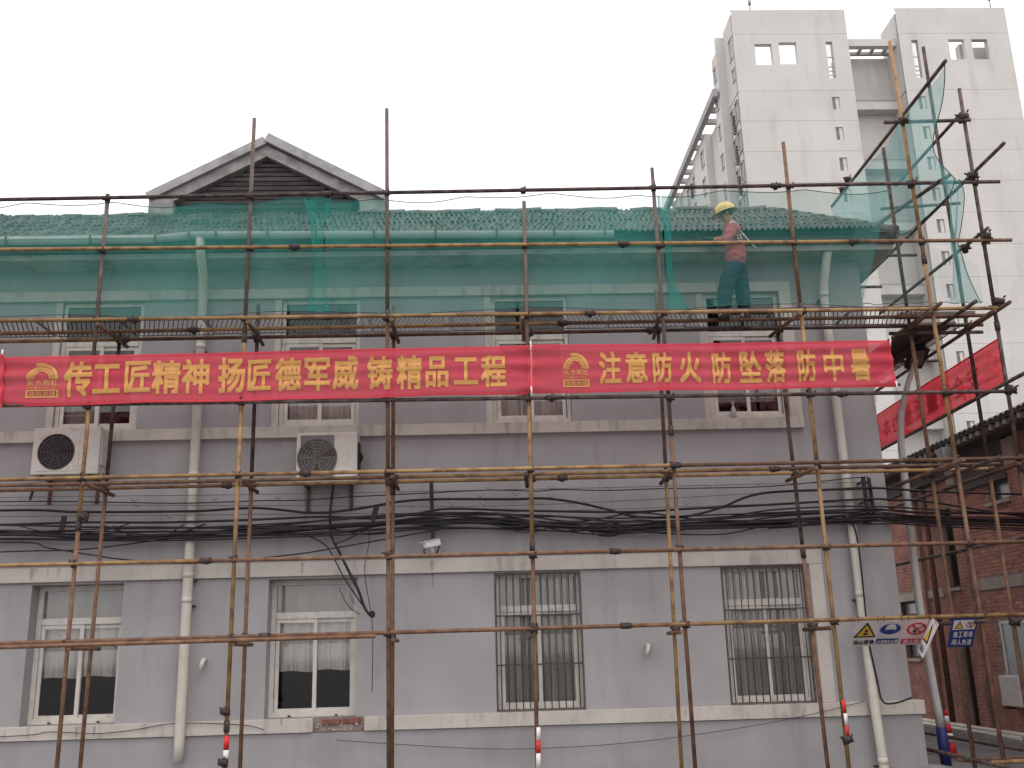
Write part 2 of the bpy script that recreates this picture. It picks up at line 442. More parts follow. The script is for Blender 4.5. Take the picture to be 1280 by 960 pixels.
# windows ------------------------------------------------------------
def curtain(name, x0, x1, z0, z1, y, m, parent, waves=9, amp=.025, scallop=0.0):
    ph = random.uniform(0, 6)
    def fn(u, v):
        zb = z0+scallop*(0.5-0.5*math.cos(2*math.pi*u*1.0+ph))
        k_ = .35+.65*(1-v); sp = (u-.5)*(1+.06*math.sin(5*u+ph))
        return (x0+(x1-x0)*(.5+sp*(.97+.03*v)), y+amp*k_*(math.sin(u*waves*2*math.pi+ph)+.5*math.sin(u*waves*3.3*math.pi+2*ph+1.5*v)), zb+v*(z1-zb))
    return MB().grid(fn, 60, 10).build(name, m, parent)
def pane(x0, x1, z0, z1, y, m, parent, name='pane'):
    return MB().box(x0, x1, y-.003, y+.003, z0, z1).build(name, m, parent)
def lower_window(h, kind):
    x0, x1, z0, z1, d = h
    f = .055; yf = d-.06
    wn = frame_xz(MB(), x0+.004, x1-.004, z0+.003, z1-.004, f+.012, yf, yf+.07)
    ztr = z0+(z1-z0)*.735
    wn.box(x0+.02+f, x1-.01-f, yf+.002, yf+.068, ztr-.045, ztr+.045)
    W = wn.build('window', UPVC, B)
    a0, a1 = x0+.02+f, x1-.01-f
    pane(a0, a1, ztr+.045, z1-.012-f, yf+.04, GLASS, W)
    MB().quad((a0,yf+.075,ztr),(a1,yf+.075,ztr),(a1,yf+.075,z1-.05),(a0,yf+.075,z1-.05)).build('blind', BLIND, W)
    xm = (a0+a1)/2
    for k, (p, q) in enumerate(((a0+.004, xm+.03), (xm-.02, a1-.004))):
        y = yf+.012+.026*k
        frame_xz(MB(), p, q, z0+.065, ztr-.05, .052, y, y+.024).build('sash', UPVC, W)
        pane(p+.05, q-.05, z0+.11, ztr-.1, y+.012, GLASS, W)
        if kind == 'curtain':
            curtain('curtain', p+.02, q-.01, z0+.60+.01*k, ztr-.04, yf+.115, CURT, W, 3.3, .032, .02)
        else:
            curtain('curtain', p+.02, q-.01, z0+.07, ztr-.04, yf+.13, BLIND, W, 3, .03)
    for sx in (x0+.3, x1-.3): MB().box(sx-.02, sx+.02, yf-.012, yf+.002, z0+.005, z0+.03).build('drain_cap', IRON, W)
    return W
lower_window(LW[0], 'curtain'); lower_window(LW[1], 'curtain'); lower_window(LW[2], 'blind'); lower_window(LW[3], 'blind'); lower_window(LW[4], 'curtain')
for h in (LW[2], LW[3]):
    x0, x1, z0, z1, d = h
    G = frame_xz(MB(), x0+.004, x1-.004, z0+.012, z1-.008, .022, -.012, .012)
    G = G.build('window_grille', BARS, B)
    n = 12
    bar = MB().tube([(0,0,z0+.034),(0,0,z1-.03)], .0085, 6).mesh('bar', BARS, Vector((0,0,0)))
    for k in range(n):
        if True: piece('bar', bar, G, (x0+(x1-x0)*(k+.75)/(n+.5), 0, 0))
    for z in (z0+.62, z0+1.29): MB().box(x0+.026, x1-.026, .009, .021, z-.011, z+.011).build('cross_bar', BARS, G)
for i, h in enumerate(UW):
    x0, x1, z0, z1, d = h
    f = .06; yf = .045
    wn = frame_xz(MB(), x0+.052, x1-.004, z0+.002, z1-.004, f, yf, yf+.06)
    zt = 6.40
    wn.box(x0+.055+f, x1-.012-f, yf+.002, yf+.058, zt-.04, zt+.04)
    W = wn.build('window', UPVC, B)
    a0, a1 = x0+.055+f, x1-.012-f; xm = (a0+a1)/2
    pane(a0, a1, zt+.04, z1-.07, yf+.03, GLASSD, W)
    for k, (p, q) in enumerate(((a0+.004, xm+.03), (xm-.02, a1-.004))):
        y = yf+.008+.024*k
        frame_xz(MB(), p, q, z0+.065, zt-.045, .055, y, y+.022).build('sash', UPVC, W)
        pane(p+.05, q-.05, z0+.11, zt-.1, y+.011, GLASS, W)
        if i in (1, 2): curtain('curtain', p+.03, q-.02, z0+.09, zt-.06, yf+.17, CURT, W, 3, .02)
        elif i == 3: curtain('curtain', p+.03, q-.02, z0+.30, zt-.06, yf+.17, BLIND, W, 3, .02)
        elif k == 0: curtain('curtain', p+.03, q-.02, z0+.09, zt-.06, yf+.17, BLIND, W, 3, .02)
    if i == 0:
        for k in range(4): MB().box(a0+.05, xm, yf+.05, yf+.056, z0+.25+.22*k, z0+.262+.22*k).build('shelf_wire', UPVC, W)

# eaves, gutter, roof --------------------------------------------------
MB().bbox(XL, 6.38, -0.5, 0.0, 7.53, 7.62, .01).build('eave_slab', EAVE, B)
MB().box(6.013, 6.38, 0.003, YB, 7.53, 7.62).build('eave_slab', EAVE, B)
MB().box(XL, 6.41, -0.56, -0.51, 7.625, 7.79).build('fascia_board', WOOD, B)
MB().box(6.36, 6.41, -0.507, YB, 7.625, 7.79).build('fascia_board', WOOD, B)
MB().box(XL, 6.355, -0.505, 0.6, 7.63, 7.66).build('soffit', WOOD, B)
def gut(xa, xb, za, zb):
    m = MB(); n = 10
    prof = [(-.66-.075*(1-math.cos(math.pi*k/n))+.0, -.085*math.sin(math.pi*k/n)) for k in range(n+1)]
    for (p, q) in zip(prof, prof[1:]):
        m.quad((xa,p[0],za+p[1]),(xb,p[0],zb+p[1]),(xb,q[0],zb+q[1]),(xa,q[0],za+q[1]))
    m.box(xa, xb, -.818, -.808, min(za,zb)-.02, max(za,zb)+.012) if abs(za-zb) < .02 else None
    return m
for xa, xb, za, zb in ((XL,-4.62,7.755,7.77),(-4.615,-4.15,7.775,7.825),(-4.145,2.085,7.83,7.765)):
    gut(xa, xb, za, zb).build('gutter', GUTTER, B)
gb = MB().box(-.012,.012,-.826,-.70,-.10,.02).mesh('gutter_bracket', IRON)
for x in [-9.4,-8.4,-7.5,-6.75,-5.55,-4.62,-4.14,-3.75,-3.0,-2.3,-1.45,-.55,.35,1.2,1.95]:
    piece('gutter_bracket', gb, B, (x, 0, 7.80 if x > -4.3 else 7.76))
# tiles: a skirt roof, six courses
ANG = math.radians(35); CS, SN = math.cos(ANG), math.sin(ANG)
ZE, YE, XE = 7.80, -0.65, 6.45
RUN = 1.42; RISE = RUN*SN/CS
MB().quad((XL,YE+.03,ZE-.035),(XE-.03,YE+.03,ZE-.035),(XE-RUN,YE+RUN,ZE+RISE-.035),(XL,YE+RUN,ZE+RISE-.035)).quad((XE-.03,YE+.03,ZE-.035),(XE-.03,YB,ZE-.035),(XE-RUN,YB,ZE+RISE-.035),(XE-RUN,YE+RUN,ZE+RISE-.035)).build('roof_deck', WOOD, B)
MB().box(XL, XE-RUN, YE+RUN-.02, YB, ZE+RISE-.16, ZE+RISE-.06).build('flat_roof', CONC, B)
TW, TL = .165, .34
def tile_mesh(m):
    n = 10
    def fn(u, v):
        x = (u-.5)*(TW+.012); wv = .022*math.cos(u*4*math.pi)+.022
        return (x, v*TL*CS-wv*SN, v*TL*SN+wv*CS+.012*(1-v))
    m.grid(fn, n, 1)
    i = len(m.v)
    for k in range(n+1):
        p = Vector(fn(k/n, 0)); m.v += [p, p-Vector((0,-SN,CS))*.010]
    for k in range(n): m.f.append((i+2*k, i+2*k+1, i+2*k+3, i+2*k+2))
    return m
TM = tile_mesh(MB()).mesh('roof_tile', TILE, fix=False)
spots = []
NC = 6; EXP = RUN/CS/NC
for c in range(NC):
    s_ = c*EXP; y = YE+s_*CS; z = ZE+s_*SN
    x = XE-.10-s_*CS-random.uniform(0,.05)
    while x > XL:
        if x+TW*.2 < XE-(s_+TL)*CS+.02: spots.append((x, y, z))
        x -= TW
spots.sort(key=lambda p: abs(p[0]-0.6))
tv = [v.co.copy() for v in TM.vertices]; tf = [tuple(p.vertices) for p in TM.polygons]
rest = MB()
for k, (x, y, z) in enumerate(spots):
    rough = 1.0 if x < 3.0 else .35
    dz = random.uniform(-.008,.012)*rough+.03*math.sin(x*1.3)*.25; rz = random.uniform(-.05,.05)*rough
    if k < 300: piece('roof_tile', TM, B, (x, y, z+dz), (random.uniform(-.025,.025)*rough, random.uniform(-.025,.025)*rough, rz))
    else:
        i = len(rest.v); rest.v += [v+Vector((x,y,z+dz)) for v in tv]; rest.f += [tuple(i+a for a in q) for q in tf]; rest.sm += []
for c in range(NC):                                   # right-hand slope
    s_ = c*EXP; xx = XE-s_*CS; z = ZE+s_*SN; y = YE+.10+s_*CS
    while y < YB:
        if y-TW*.2 < YE+(s_+TL)*CS-.02: y += TW; continue
        i = len(rest.v); rest.v += [Vector((xx-v.y, y+v.x, z+v.z)) for v in tv]; rest.f += [tuple(i+a for a in q) for q in tf]; y += TW
rest.build('roof_tiles', TILE, B, fix=False)['kind'] = 'stuff'
# ridge caps along the top edge, some missing or shifted; hip caps
cap = MB()
def cf(u, v): 
    a = math.pi*u; return ((v-.5)*.27, -.085*math.cos(a), .075*math.sin(a)*(1+.12*v))
cap.grid(cf, 8, 1); CAPM = cap.mesh('ridge_cap', TILE, fix=False)
x = XL
while x < XE-RUN-.1:
    if not (-5.0 < x < -1.75) and random.random() > .22:
        piece('ridge_cap', CAPM, B, (x, YE+RUN, ZE+RISE-.02+random.uniform(-.025,.02)), (random.uniform(-.06,.06), random.uniform(-.06,.06), random.uniform(-.1,.1)))
    x += .25
hipd = Vector((-RUN, RUN, RISE)); hp0 = Vector((XE-.05, YE+.05, ZE-.04)); 
for k in range(9):
    MB().tube([hp0+hipd*(k/9), hp0+hipd*((k+1.15)/9)], [.115,.10], 12).build('hip_cap', TILE, B)
# gable dormer
YG = .8
apx = PY(335,174,YG); lf = PY(187,247,YG); rf = PY(482,246,YG)
zb = 8.93
ia, il, ir = PY(335,193,YG), PY(218,249,YG), PY(436,248,YG)
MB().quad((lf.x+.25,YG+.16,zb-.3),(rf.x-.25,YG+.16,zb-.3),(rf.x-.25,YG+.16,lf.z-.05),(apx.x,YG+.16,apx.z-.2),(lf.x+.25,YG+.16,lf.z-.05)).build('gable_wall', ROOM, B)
def slope_band(pa, pb, t0, t1, y0, y1):
    d = (pb-pa).normalized(); nrm = Vector((-d.z,0,d.x)); nrm = nrm if nrm.z > 0 else -nrm
    ps = [pa+nrm*t1, pb+nrm*t1, pb+nrm*t0, pa+nrm*t0]
    return MB().prism([(p.x,y0,p.z) for p in ps], (0,y1-y0,0))
ap2 = Vector((apx.x,0,apx.z-.06))
L2_ = Vector((lf.x,0,lf.z-.04)); R2_ = Vector((rf.x,0,rf.z-.04))
slope_band(L2_, ap2+Vector((-.02,0,-.02)), -.07, .07, YG-.14, YG+.1).build('verge_coping', CONC, B)
slope_band(R2_, ap2+Vector((.0,0,.02)), -.07, .08, YG-.16, YG+.1).build('verge_coping', CONC, B)
slope_band(L2_+Vector((.12,0,-.08)), ap2+Vector((0.06,0,-.125)), -.12, .055, YG-.07, YG+.09).build('verge_board', CONC2, B)
slope_band(R2_+Vector((-.12,0,-.08)), ap2+Vector((-.06,0,-.125)), -.118, .053, YG-.075, YG+.085).build('verge_board', CONC2, B)
zz = zb-.05
while zz < ia.z-.08:
    t = (zz+.07-il.z)/(ia.z-il.z); t = max(0, t)
    xa = il.x+(ia.x-il.x)*t-.04; xb = ir.x+(ia.x-ir.x)*t+.04
    q = MB().box(xa, xb, 0, .018, 0, .058)
    for v in q.v:
        y, z = v.y, v.z; v.y = YG+.06+y-.5*z; v.z = zz+z*.85+.3*y+random.uniform(-.003,.003)
    q.build('louver_slat', SLAT, B); zz += .083
for sx, e in ((1, lf), (-1, rf)):
    MB().bbox(min(e.x+sx*.02,e.x+sx*.42), max(e.x+sx*.02,e.x+sx*.42), YG-.1, YG+.5, zb-.12, e.z-.09, .02).build('gable_return', CONC2, B)
gr = MB()
for e in (L2_, R2_): gr.quad((e.x,YG+.1,e.z+.05),(ap2.x,YG+.1,ap2.z+.06),(ap2.x,YB-1,ap2.z+.06),(e.x,YB-1,e.z+.05))
gr.build('gable_roof', TILE, B)

# downpipes ----------------------------------------------------------------
def pipe_along(px, Y, r, nm='downpipe', collars=()):
    pts = [PY(a, b, y) for (a, b, y) in px]
    o = MB().tube(pts, r, 14).build(nm, PVC, B)
    for c in collars:
        for k in range(len(px)-1):
            if px[k][1] <= c[1] <= px[k+1][1]:
                t = (c[1]-px[k][1])/(px[k+1][1]-px[k][1]); p = pts[k].lerp(pts[k+1], t)
        MB().tube([(p.x,p.y,p.z-.04),(p.x,p.y,p.z+.04)], r*1.07, 14).build('pipe_collar', PVC, o)
        MB().box(p.x-r*1.3, p.x+r*1.3, Y+.02, -.005, p.z-.09, p.z-.07).build('pipe_clip', IRON, o)
    return o
pipe_along([(250,296,-.72),(251,318,-.62),(254,345,-.30),(254,372,-.13),(224,930,-.17),(222.5,952,-.17)], -.15, .068, collars=((251,440),(241,610),(232,734),(231,764)))
pipe_along([(1037,292,-.45),(1034,318,-.40),(1030,352,-.18),(1030,372,-.13),(1080,780,-.13),(1093,880,-.22),(1105,958,-.22),(1108,980,-.22)], -.13, .066, collars=((1031,368),(1075,745),(1101,951)))
for a, b in ((254,830),(809,812)):
    p = PY(a, b-5, -.05)
    MB().tube([(p.x+.01,0.02,p.z+.0),(p.x+.01,-.07,p.z+.0),(p.x+.005,-.105,p.z-.03),(p.x-.02,-.11,p.z-.13)], .033, 10).build('drain_elbow', PVC, B)

# ------------------------------------------------------------------ things on the wall
def ac_unit(x0, x1, z0, z1, label, left):
    o = thing('air_conditioner', label, 'air conditioner', ((x0+x1)/2, -.25, z0), 'air conditioner units on the wall')
    yf, yb = -.42, -.10
    MB().bbox(x0, x1, yf, yb, z0, z1, .018).build('casing', ACW, o)
    w_ = x1-x0; h_ = z1-z0
    cx, cz, r = x0+w_*(.36 if left else .345), z0+h_*.48, h_*(.385 if left else .40)
    if not left: MB().bbox(x0+w_*.07, x0+w_*.62, yf-.008, yf+.01, z0+h_*.06, z0+h_*.94, .006).build('front_panel', ACG, o)
    else: MB().bbox(x0+w_*.07, x0+w_*.70, yf-.008, yf+.01, z0+h_*.07, z0+h_*.93, .006).build('front_panel', ACW, o)
    d = MB(); n = 28
    d.prism([(cx+r*math.cos(2*math.pi*k/n), yf-.011, cz+r*math.sin(2*math.pi*k/n)) for k in range(n)], (0,.006,0)); d.build('fan_opening', ACD if not left else ROOM, o)
    gr = MB()
    for q in range(1, 7):
        rr = r*q/6.2; gr.tube([(cx+rr*math.cos(2*math.pi*k/20), yf-.02, cz+rr*math.sin(2*math.pi*k/20)) for k in range(21)], .0028, 4)
    for q in range(12 if left else 10):
        a = math.pi*q/5; gr.tube([(cx+.05*math.cos(a), yf-.016, cz+.05*math.sin(a)), (cx+r*math.cos(a), yf-.016, cz+r*math.sin(a))], .003, 4)
    gr.build('fan_grille', ACG if left else ACL, o)
    bl = MB()
    for q in range(3):
        a = q*2.094+.4
        bl.quad((cx+.04*math.cos(a),yf-.0125,cz+.04*math.sin(a)),(cx+r*.92*math.cos(a-.3),yf-.0125,cz+r*.92*math.sin(a-.3)),(cx+r*.92*math.cos(a+.35),yf-.0125,cz+r*.92*math.sin(a+.35)))
    bl.build('fan_blade', ROOM if left else SHOE, o)
    if not left:
        MB().box(x0+w_*.66, x0+w_*.93, yf-.004, yf+.004, z0+h_*.05, z0+h_*.28).build('cover_plate', SIGNW, o)
    MB().box(x1-.001, x1+.02, yf+.05, yb-.05, z0+h_*.2, z0+h_*.8).build('service_cover', ACW if left else BLACK, o)
    for bx in (x0+w_*.14, x1-w_*.14):
        q = MB().box(bx-.02, bx+.02, -.46, .0, z0-.045, z0-.003).box(bx-.02, bx+.02, -.035, .0, z0-.36, z0-.046)
        q.build('bracket', IRON, o)
    return o
p = PY(43,535,-.42); q = PY(122,592,-.42)
ac_unit(p.x, q.x, q.z, p.z, 'grimy cream air conditioner with plain dark fan, under the leftmost upper window', True)
p = PY(371,541,-.42); q = PY(446,601,-.42)
ac_unit(p.x, q.x, q.z, p.z, 'white air conditioner with ringed fan grille and black hose, right of first downpipe', False)
hz = [PY(a, b, y) for a, b, y in ((446,562,-.3),(450,566,-.28),(453,572,-.26),(449,579,-.25),(448,586,-.22),(430,596,-.15),(418,604,-.13))]
tag(MB().tube(hz, .02, 8).build('hose', BLACK), 'black looped refrigerant hose at the side of the white air conditioner', 'hose')
hz = [PY(a, b, -.2) for a, b in ((126,545),(129,553),(127,563),(131,574),(128,588),(131,598))]
tag(MB().tube(hz, .012, 6).build('hose', BLACK), 'thin black cable hanging beside the grimy cream air conditioner', 'hose')

# security camera
p = PY(540,680,-.3)
o = thing('security_camera', 'small white security camera under the cables above the ground floor windows', 'security camera', (p.x, 0, p.z))
q = MB().bbox(-.045,.045,-.12,.12,-.04,.04,.012); R_ = Matrix.Rotation(rad(-60),3,'Z') @ Matrix.Rotation(rad(12),3,'X')
for v in q.v: v.xyz = R_ @ v + p
q.build('camera_body', WHITE, o)
q = MB().bbox(-.055,.055,-.15,.10,.043,.055,.004)
for v in q.v: v.xyz = R_ @ v + p
q.build('sun_shield', WHITE, o)
MB().tube([(p.x+.03,-.01,p.z-.12),(p.x+.01,-.15,p.z-.12),(p.x,-.28,p.z-.05)], .022, 8).build('mount_arm', WHITE, o)
MB().tube([p+Vector((-.08,.02,-.02)), p+Vector((-.12,.05,-.1)), p+Vector((-.05,.15,-.16)), p+Vector((.06,.25,-.1)), p+Vector((.12,.2,.06))], .009, 6).build('lead', CABLE, o)

# small bottle on the upper window sill
p = PY(917,517,-.03)
prof = [(.001,0),(.034,0),(.036,.02),(.036,.10),(.026,.13),(.013,.15),(.013,.185),(.017,.19),(.017,.21),(.001,.212)]
m_ = MB()
m_.grid(lambda u, v: (p.x+prof[round(v*9)][0]*1.15*math.cos(2*math.pi*u), -.03+prof[round(v*9)][0]*1.15*math.sin(2*math.pi*u), 5.057+prof[round(v*9)][1]*1.2), 14, 9)
tag(m_.build('bottle', mat('bottle_glass', (0.35,0.33,0.33), 0.2, .1, 20, spec=.6)), 'small grey bottle standing on the sill of the rightmost upper window', 'bottle')

# ------------------------------------------------------------------ cables
def smooth(pts, n=6):
    out = []
    P = [pts[0]]+pts+[pts[-1]]
    for i in range(1, len(P)-2):
        a, b, c, d = P[i-1], P[i], P[i+1], P[i+2]
        for k in range(n):
            t = k/n
            out.append(.5*((2*b)+(-a+c)*t+(2*a-5*b+4*c-d)*t*t+(-a+3*b-3*c+d)*t**3))
    out.append(pts[-1]); return out
def cpts(px, Y):
    r_ = []
    for q in px:
        r_.append(PY(q[0], q[1], q[2] if len(q) > 2 else Y))
    return r_
def cable(px, r, label, Y=-.25, m=CABLE, group='cables strung along the wall', nm='overhead_cable', ext=True):
    pts = cpts(px, Y)
    if ext and px[0][0] <= 0: pts = [pts[0]+Vector((-4, 0, random.uniform(-.1,.1)))]+pts
    return tag(MB().tube(smooth(pts), r, 6).build(nm, m), label, 'cable', group)
RIGHT = lambda *q: [(x, y, Y) for x, y, Y in q]
cable([(0,627),(150,628),(230,629),(320,626),(380,625),(440,621),(500,618),(600,613),(640,613),(670,614),(700,612),(760,613),(820,611),(960,608),(1060,598),(1085,596)], .008, 'thin cable with wire ties, topmost dark line on the wall')
cable([(0,638),(100,640),(240,639),(320,635),(390,641),(440,637),(500,627),(550,624),(640,624),(680,623),(720,628),(760,637),(790,645),(820,647),(860,645),(900,635),(950,617),(1040,612),(1085,610)]+RIGHT((1118,611,-.22),(1160,614,.6),(1280,618,1.6),(1500,622,3)), .018, 'thick black cable dipping in a wave right of the middle poles')
cable([(0,656),(100,653),(200,653),(310,650),(400,646),(460,648),(510,644),(560,636),(640,638),(780,640),(860,636),(960,631),(1080,624)]+RIGHT((1118,625,-.22),(1160,627,.6),(1280,645,1.6),(1500,668,3)), .017, 'thick black cable just above the dark cable bundle, nearly level')
cable([(0,690),(100,687),(200,675),(310,663),(400,660),(460,668),(520,662),(640,660)], .010, 'black cable rising from lower left across the wall to the bundle')
cable([(0,678),(60,685),(110,693),(160,700),(240,704),(360,694),(430,683),(560,660)], .010, 'black cable sagging below the bundle behind the lowest wall pipe')
cable([(0,673),(120,674),(200,671),(330,668),(420,664),(560,656)], .009, 'black cable running level just under the bundle at left')
cable([(355,666),(380,668),(405,680),(415,693),(430,722),(450,752),(463,770)], .010, 'thin cable slanting down beside the thick drop cable', ext=False)
cable([(417,604),(413,640),(414,668),(424,690),(437,716),(448,738),(456,760),(464,770),(467,769),(466,765),(462,767)], .020, 'thick black drop cable from the white air conditioner to a wall hole', ext=False)
cable([(416,680),(430,676),(447,668),(462,661)], .009, 'short black cable linking the drop cable to the bundle', ext=False)
cable([(424,735),(432,752),(440,762),(450,768)], .006, 'thin looped lead hanging over the second ground floor window', ext=False)
cable([(462,661),(461,680),(457,700),(456,715),(459,740),(464,768),(466,800),(465,865)], .006, 'thin lead running down the wall past the cable end knot', ext=False)
cable([(733,660),(745,668),(765,670),(790,665),(860,668),(910,667),(960,656)], .010, 'loose black loop sagging under the bundle right of the fourth pole', ext=False)
cable([(960,660),(1000,657),(1040,645),(1058,648),(1068,660),(1074,690),(1080,745),(1086,800),(1096,848),(1103,876),(1118,879),(1140,872)], .013, 'black cable turning down beside the right downpipe', ext=False)
cable([(0,921),(60,915),(120,917),(170,912),(220,904),(300,906),(330,912)], .005, 'thin wire drooping across the lower sill band at far left', Y=-.13)
cable([(420,925),(560,934),(660,936),(800,927),(960,904),(1080,877)], .004, 'thin wire sagging across the plinth below the sill band', Y=-.13, ext=False)
for k, yy in enumerate(((622,618,612,605,603),(632,632,632,616,612),(646,643,640,630,628))):
    pts = [(x, y) for x, y in zip((0,320,640,960,1085), yy)]
    tag(MB().tube(smooth([cpts(pts,-.255)[0]+Vector((-4,0,0))]+cpts(pts,-.255)), .0045, 5).build('messenger_wire', WIRE), ('thin grey wire above all thick cables on the wall','thin grey wire between the first and second thick black cables','thin grey wire just above the dark cable bundle')[k], 'wire', 'messenger wires on the wall')
def tie(px, py):
    p = PY(px, py, -.26); s_ = .05
    return [(p+Vector((-s_,0,s_)), p), (p, p+Vector((s_,0,s_*.8)))]
tb = MB()
for a, b in ((28,627),(168,627),(172,634),(212,648),(268,626),(348,624),(420,620),(504,618),(600,622),(612,613),(565,632),(604,632),(645,620),(690,612),(690,622),(762,612),(858,632),(886,610),(948,606),(715,633)):
    for p, q in tie(a, b): tb.tube([p,q], .0045, 4)
tag(tb.build('cable_ties', WIRE), 'twisted wire ties clipped along the thin cables', 'cable ties')['kind'] = 'stuff'
# dark bundle
BU = thing('cable_bundle', 'thick dark bundle of many black cables sagging along the whole wall', 'cable bundle', (0,-.16,3.6))
base = [(0,666),(120,668),(200,667),(310,663),(420,658),(480,654),(540,650),(600,650),(640,653),(700,655),(760,657),(855,654),(960,650),(1050,646),(1090,644)]
for k in range(12):
    off = random.triangular(-13,10,0); ph = random.uniform(0,6); am = random.uniform(1.0,4.5)
    px = [(x, y+off+am*math.sin(x/random.uniform(60,130)+ph), -.27+random.uniform(-.03,.03)) for x, y in base]
    if k < 12: px += [(1118,645+off,-.22),(1160,648+off,.6),(1280,651+off*1.3,1.6),(1500,656+off*1.6,3)]
    pts = cpts(px, -.27); pts = [pts[0]+Vector((-4,0,.1))]+pts
    MB().tube(smooth(pts), random.choice((.009,.011,.014,.019)), 6).build('strand', CABLE, BU)
for k in range(10):                                    # loose strands looping below
    x0 = random.uniform(560,960) if k % 3 else random.uniform(20,380); L = random.uniform(60,150); d = random.uniform(5,16)
    pts = cpts([(x0,657),(x0+L*.25,657+d*.8),(x0+L*.5,657+d),(x0+L*.75,657+d*.7),(x0+L,655)], -.29)
    MB().tube(smooth(pts), .008, 5).build('strand', CABLE, BU)
for y0, dip, r_, lab in ((643,9,.012,'black cable weaving between the two thick cables, from the middle to the corner'),(661,-7,.014,'black cable riding along the top of the bundle toward the corner'),(652,12,.010,'thin black cable crossing down through the bundle, right of the camera')):
    cable([(430,y0+4),(540,y0-2),(640,y0),(720,y0+dip),(800,y0-2),(880,y0+dip*.7),(960,y0-5),(1040,y0-8-dip*.2),(1085,y0-10)]+RIGHT((1118,y0-9,-.22),(1170,y0-6,.7),(1290,y0,1.6),(1500,y0+8,3)), r_, lab, ext=False)
# brackets holding the cables
def plate(px0, py0, px1, py1, wd, Y, label, dp=.03):
    a, b = PY(px0,py0,Y), PY(px1,py1,Y)
    d = (b-a).normalized(); n_ = Vector((d.z,0,-d.x))*wd/2
    q = MB().prism([a+n_,b+n_,b-n_,a-n_], (0,.025,0))
    if dp > .1:
        for t in (.08,.5,.92):
            c = a.lerp(b,t); q.box(c.x-.012,c.x+.012,Y+.026,-.002,c.z-.015,c.z+.015)
    return tag(q.build('cable_bracket', CABLE), label, 'bracket', 'cable brackets on the wall')
plate(539,602,541,673,.055,-.26,'tall black cable bracket above the security camera', .26)
plate(80,645,76,664,.07,-.29,'small black plate hanging on cables under the cream air conditioner')
plate(471,633,465,651,.075,-.29,'small black plate hanging on cables left of the middle pole pair')
plate(1079,597,1088,656,.055,-.25,'left of two tall black cable brackets at the building corner', .25)
plate(1086,597,1094,652,.05,-.22,'right of two tall black cable brackets at the building corner', .22)
plate(41,612,37,625,.03,-.15,'small iron hook under the cream air conditioner bracket')

# ------------------------------------------------------------------ scaffolding
SC = thing('scaffolding', 'rusty steel pipe scaffolding with clamps and mesh deck standing along the grey building', 'scaffolding', (0,-1,0))
YO, YM, YI = -1.4, -1.0, -.6
PR = .027
def seg(nm, a, b, m, r=PR): return MB().tube([a, b], r, 10).build(nm, m, SC)
cj = MB()
cj.tube([(0,0,-.055),(0,0,.055)], .043, 8); cj.tube([(-.055,-.05,.0),(.055,-.05,.0)], .041, 8)
cj.tube([(.045,-.035,-.035),(.075,-.06,-.035)], .011, 5).tube([(-.05,-.02,.03),(-.085,-.03,.045)], .012, 5).tube([(.03,-.09,.03),(.05,-.115,.05)], .011, 5)
CJ = cj.mesh('coupler', COUP)
def coupler(p, s=1.0, rz=None):
    o = piece('coupler', CJ, SC, p, (random.uniform(-.25,.25), random.uniform(-.25,.25), random.uniform(-.4,.4) if rz is None else rz)); o.scale = (s*.88,s*.88,s*.88); return o
def pole(top, bot, Y, mats, splits=()):
    """standing pole through two photo points on plane Y, continued down to the ground; splits = heights where a new tube is joined on"""
    a, b = PY(*top, Y), PY(*bot, Y)
    at = lambda z: b+(a-b)*((z-b.z)/(a.z-b.z))
    zs = [0.02]+list(splits)+[a.z]
    for i in range(len(zs)-1):
        seg('pole', at(zs[i]), at(zs[i+1]-(.01 if i < len(zs)-2 else 0)), mats[i % len(mats)])
        if i: MB().tube([at(zs[i]-.07), at(zs[i]+.06)], .037, 10).build('sleeve', COUP, SC)
    q = at(0); MB().box(q.x-.07,q.x+.07,q.y-.07,q.y+.07,.001,.019).build('base_plate', COUP, SC)
    return at
OUT = [pole((135,243),(71,960),YO,(RUST,YEL,GREYP),(3.5,5.7)), pole((318,148),(281,960),YO,(RUST,YEL,GREYP),(1.0,6.0)), pole((483.5,136),(486,960),YO,(RUST,RUST,GREYP),(4.0,6.3)), pole((655,252),(672,960),YO,(RUST,YEL,GREYP),(3.1,5.2)),
       pole((815,210),(869,960),YO,(RUST,GREYP),(4.6,)), pole((979,178),(1061,960),YO,(YEL,YEL,RUST),(4.1,6.3)), pole((1112,52),(1256,960),YO,(RUST,YEL,YEL),(4.12,7.0)), pole((1199,111),(1273,572),YO,(RUST,DARK,DARK),(4.0,6.0))]
INN = [pole((152,398),(100,960),YI,(RUST,DARK),(4.1,)), pole((323,380),(300,960),YI,(RUST,DARK),(4.1,)), pole((492,382),(490,960),YI,(RUST,RUST),(4.0,)), pole((659,385),(672,960),YI,(RUST,),()),
       pole((820,363),(852,960),YI,(YEL,RUST),(4.1,)), pole((970,397),(1035,960),YI,(RUST,DARK),(3.0,)), pole((1104,185),(1219,960),YI,(RUST,RUST,DARK),(4.1,6.2)), pole((1154,59),(1262,752),YI,(RUST,DARK),(4.1,))]
